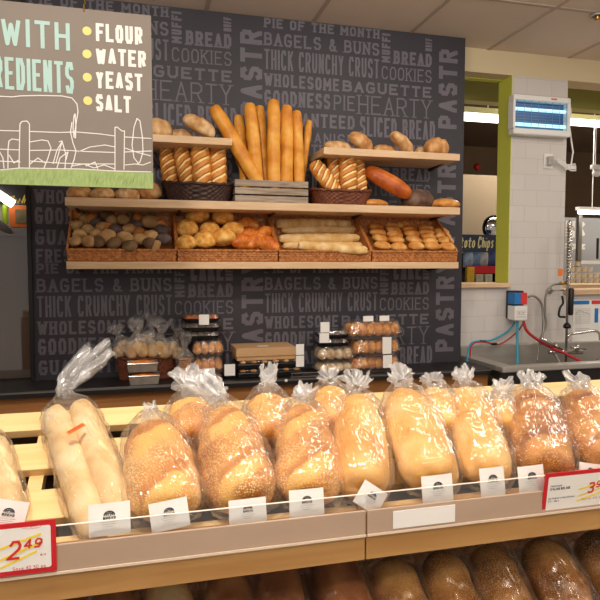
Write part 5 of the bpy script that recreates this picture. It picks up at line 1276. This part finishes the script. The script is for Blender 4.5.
# lower tier loaves
LO = DO+V((0, 0, -.40))
low = [(60, .13, 'b_low', 60), (110, .12, 'b_low', 106), (165, .12, 'b_plain', 165), (225, .12, 'b_low', 225), (285, .12, 'b_low', 283), (345, .13, 'b_low', 345), (405, .14, 'b_lowseed', 403), (462, .13, 'b_lowseed', 458), (515, .13, 'b_lowseed', 508), (580, .14, 'b_lowseed', 568), (640, .14, 'b_lowseed', 625)]
whr = ['under the left price card', 'below the long white baguettes', 'below the wide seeded loaf', 'below the loaf with the diagonal split', 'left of centre', 'just left of the rail joint', 'just right of the rail joint', 'below the big plain loaf', 'below the narrow plain loaf', 'below the right price card', 'past the right edge']
for i, (px, W, m_, tp) in enumerate(low):
    sd = 'seeded' if 'seed' in m_ else 'dark'
    d = ray(px, 590 if px < 300 else 578); xx = PP(px, 585, LO+DN*.12, DN).x
    b = V((xx+random.uniform(-.01, .01), 1.215, 0)); b.z = LO.z+(b.y-LO.y)*math.tan(SLP)
    H = .14; L_ = .25 if i > 5 else .3
    mt = frame(b+DU*(L_/2+.01)+DN*.012, DU+V((random.uniform(-.12, .05), 0, .35)), DN+V((0, -.3, 0)))
    t = thing('bagged_loaf', None, f'{"pale" if m_=="b_plain" else sd} bagged loaf on the lower tier, {whr[i]}', 'loaf', 'bagged loaves on the lower tier', mtx=mt)
    for nm, mb, m2 in (('bread', loaf_mb(L_, W, H, 2.5, 60+i, .025, score=(.09, .4, .05), nu=34, nv=22), M[m_]), ('bag_body', bag_mb(L_+.008, W*1.02, H*1.03, seed=i*2.1+.5, neck=.03, flare=.03, fl=.045, part='body', nu=60, nv=54), M['film_low']), ('bag_tuft', bag_mb(L_+.008, W*1.02, H*1.03, seed=i*2.1+.5, neck=.03, flare=.03, fl=.045, part='tuft', nu=60, nv=54), M['film'])):
        me = mesh_of(nm, mb, True); me.materials.append(m2); o = bpy.data.objects.new(nm, me); COL.objects.link(o); o.parent = t

# ---- price cards
def card(cx, cz_, w_, h_, rot, label, y=YR-.0095, tilt=0):
    mt = Matrix.Translation((cx, y, cz_)) @ Matrix.Rotation(rot, 4, 'Y') @ Matrix.Rotation(tilt, 4, 'X')
    t = thing('price_card', None, label, 'price card', 'red price cards', mtx=mt)
    def ch(nm, mb, m, par=None):
        me = mesh_of(nm, mb); me.materials.append(m); o = bpy.data.objects.new(nm, me); COL.objects.link(o); o.parent = par or t; return o
    ch('card_border', MB().box((-w_/2, -.001, -h_/2), (w_/2, .001, h_/2)), M['red'])
    iw, ih, r = w_/2-.009, h_/2-.009, .004
    pts = []
    for sx, sz, a0 in ((1, 1, 0), (-1, 1, 90), (-1, -1, 180), (1, -1, 270)):
        for k in range(5):
            a = math.radians(a0+k*22.5); pts.append((sx*(iw-r)+r*math.cos(a), -.0015, sz*(ih-r)+r*math.sin(a)))
    mb = MB(); mb.face(pts); inner = ch('card_face', mb, M['paper'])
    return t, ch, inner
a, b = P(55.5, 571, YR-.012), P(55.5, 519.5, YR-.012)
h_ = b.z-a.z; w_ = .20
t, ch, inner = card(b.x-w_/2, (a.z+b.z)/2, w_, h_, 0, 'red bordered price card reading 2.49 at the lower left')
x1 = w_/2
pxm = .00207
g = MB()
for k, (xa, za, xb, zb3) in enumerate(((-48, 1, -12, 12), (-48, -9, -13, 4), (-46, -15.5, -16, -3.5))):
    ribbon(g, [((x1+xa*pxm), za*pxm), ((x1+xb*pxm), (zb3)*pxm)], .0042, .0042, V((0, -.0019, 0)), ux, uz)
ch('yellow_strokes', g, M['yellow'], inner)
g = MB()
letter_strokes(g, '2', (x1-41*pxm, -.0024, -9*pxm), ux, uz, 10.5*pxm, 17*pxm, .0048, 0, slant=.18)
letter_strokes(g, '49', (x1-27*pxm, -.0024, -1*pxm), ux, uz, 15*pxm, 9.5*pxm, .0032, 0, slant=.15)
ch('price_figures', g, M['redink'], inner)
g = MB(); letter_strokes(g, 'Save 40 50 ea', (x1-36*pxm, -.0019, -19*pxm), ux, uz, 27*pxm, 3.2*pxm, .0008, 0)
letter_strokes(g, 'ea', (x1-13.5*pxm, -.0019, -8*pxm), ux, uz, 5*pxm, 2.4*pxm, .0008, 0)
ribbon(g, [(x1-20*pxm+8*pxm*math.cos(q*math.pi/8), 19*pxm+1.7*pxm*math.sin(q*math.pi/8)) for q in range(17)], .0006, .0006, V((0, -.0019, 0)), ux, uz)
letter_strokes(g, 'Fresh', (x1-25*pxm, -.0019, 18.3*pxm), ux, uz, 10*pxm, 2*pxm, .0006, 0)
ch('small_print', g, M['lred'], inner)
a, b = P(542, 515, YR-.012), P(549, 474, YR-.012)
w_, h_ = .20, .092
rot = .05
t, ch, inner = card((a.x+b.x)/2+w_/2-.004, (a.z+b.z)/2+.0, w_, (b.z-a.z)*1.06, -.0, 'red bordered price card for italian bread at the right edge of the rail', tilt=.12)
x0 = -w_/2; k_ = .00232
g = MB()
letter_strokes(g, 'FRESH BAKED', (x0+7*k_, -.0019, 7*k_), ux, uz, 13*k_, 1.6*k_, .0007, 0)
letter_strokes(g, 'ITALIAN BELAGE', (x0+7*k_, -.0019, 3.4*k_), ux, uz, 23*k_, 2.6*k_, .0012, 0)
letter_strokes(g, 'Baci Quadrato or Pane di Genzano', (x0+6*k_, -.0019, -6*k_), ux, uz, 30*k_, 1.8*k_, .0006, 0)
letter_strokes(g, '575 - 680 g', (x0+6*k_, -.0019, -9*k_), ux, uz, 12*k_, 1.8*k_, .0006, 0)
ch('small_print', g, M['ink'], inner)
g = MB()
for xa, za, xb, zb3 in ((40, 1, 84, 10), (40, -6, 84, 4), (39, -11, 80, -1)): ribbon(g, [(x0+xa*k_, za*k_), (x0+xb*k_, zb3*k_)], .004, .004, V((0, -.0019, 0)), ux, uz)
ch('yellow_strokes', g, M['yellow'], inner)
g = MB(); letter_strokes(g, '3', (x0+50*k_, -.0024, -4*k_), ux, uz, 8*k_, 12*k_, .0045, 0, slant=.15); letter_strokes(g, '99', (x0+60*k_, -.0024, 1*k_), ux, uz, 14*k_, 8*k_, .003, 0, slant=.15)
ch('price_figures', g, M['redink'], inner)
g = MB(); letter_strokes(g, 'Save 40 ea', (x0+45*k_, -.0019, -10.5*k_), ux, uz, 26*k_, 2*k_, .0007, 0); ch('saving_line', g, M['lred'], inner)
a, b = P(393, 529, YR-.008), P(455, 512, YR-.008)
tag(obj('blank_price_strip', MB().box((a.x, YR-.0085, 1.036), (b.x, YR-.007, 1.074)), M['paper']), 'blank pale strip in the price rail right of the joint', 'price strip')

# ================================================================== LIGHT
def area(name, loc, rot, sx, sy, e, c=(1, .93, .84)):
    l = bpy.data.lights.new(name, 'AREA'); l.shape = 'RECTANGLE'; l.size = sx; l.size_y = sy; l.energy = e; l.color = c
    o = bpy.data.objects.new(name, l); COL.objects.link(o); o.location = loc; o.rotation_euler = rot; return o
area('ceiling_or_fill_lamp', (-.3, .8, 2.96), (.45, 0, 0), .2, .25, 43)
area('ceiling_or_fill_lamp', (.9, .5, 2.96), (.25, 0, 0), .25, .9, 10)
area('ceiling_or_fill_lamp', (2.1, 1.4, 2.96), (.2, -.1, 0), .25, .9, 15)
area('ceiling_or_fill_lamp', (.5, -1.0, 2.96), (.5, 0, 0), 1.6, .3, 22)
area('ceiling_or_fill_lamp', (3.2, 2.2, 2.96), (.0, 0, 0), .6, .6, 12)
area('ceiling_or_fill_lamp', (1.3, 2.3, 2.96), (.35, 0, 0), .9, .15, 6)  # added fill aimed at the wall to brighten panel and shelves
area('ceiling_or_fill_lamp', (.9, -.9, 2.2), (math.pi*.91, 0, 0), 2.2, .6, 62)  # unseen up-facing fill, added to brighten the ceiling
area('rack_fill_light', (.5, .35, 1.3), (math.pi/2-.35, 0, 0), 1.8, .1, .9)  # added fill floating before the rack to lift the lower tier
area('store_lamp', (3.6, 4.9, 3.0), (-.5, 0, 0), 1.2, .3, 34)
area('store_lamp', (5.6, 4.9, 3.0), (-.5, 0, 0), 1.2, .3, 40)
area('store_lamp', (-1.0, 3.7, 2.8), (0, 0, 0), .3, .3, 1)
sp = bpy.data.lights.new('spot_lamp', 'SPOT'); sp.energy = 130; sp.spot_size = math.radians(75); sp.spot_blend = .8; sp.shadow_soft_size = .05; sp.color = (1, .88, .74)
o = bpy.data.objects.new('spot_lamp', sp); COL.objects.link(o); o.location = (.75, 1.55, 2.9)
o.rotation_euler = (V((.75, 1.45, 1.1))-V(o.location)).to_track_quat('-Z', 'Y').to_euler(); sp.energy = 30
w = bpy.data.worlds.new('world'); S.world = w; w.use_nodes = True
bg = w.node_tree.nodes['Background']; bg.inputs[0].default_value = (1, .93, .86, 1); bg.inputs[1].default_value = .4
S.view_settings.view_transform = 'Standard'; S.view_settings.look = 'None'; S.view_settings.exposure = 0
S.cycles.transparent_max_bounces = 32; S.cycles.max_bounces = 8
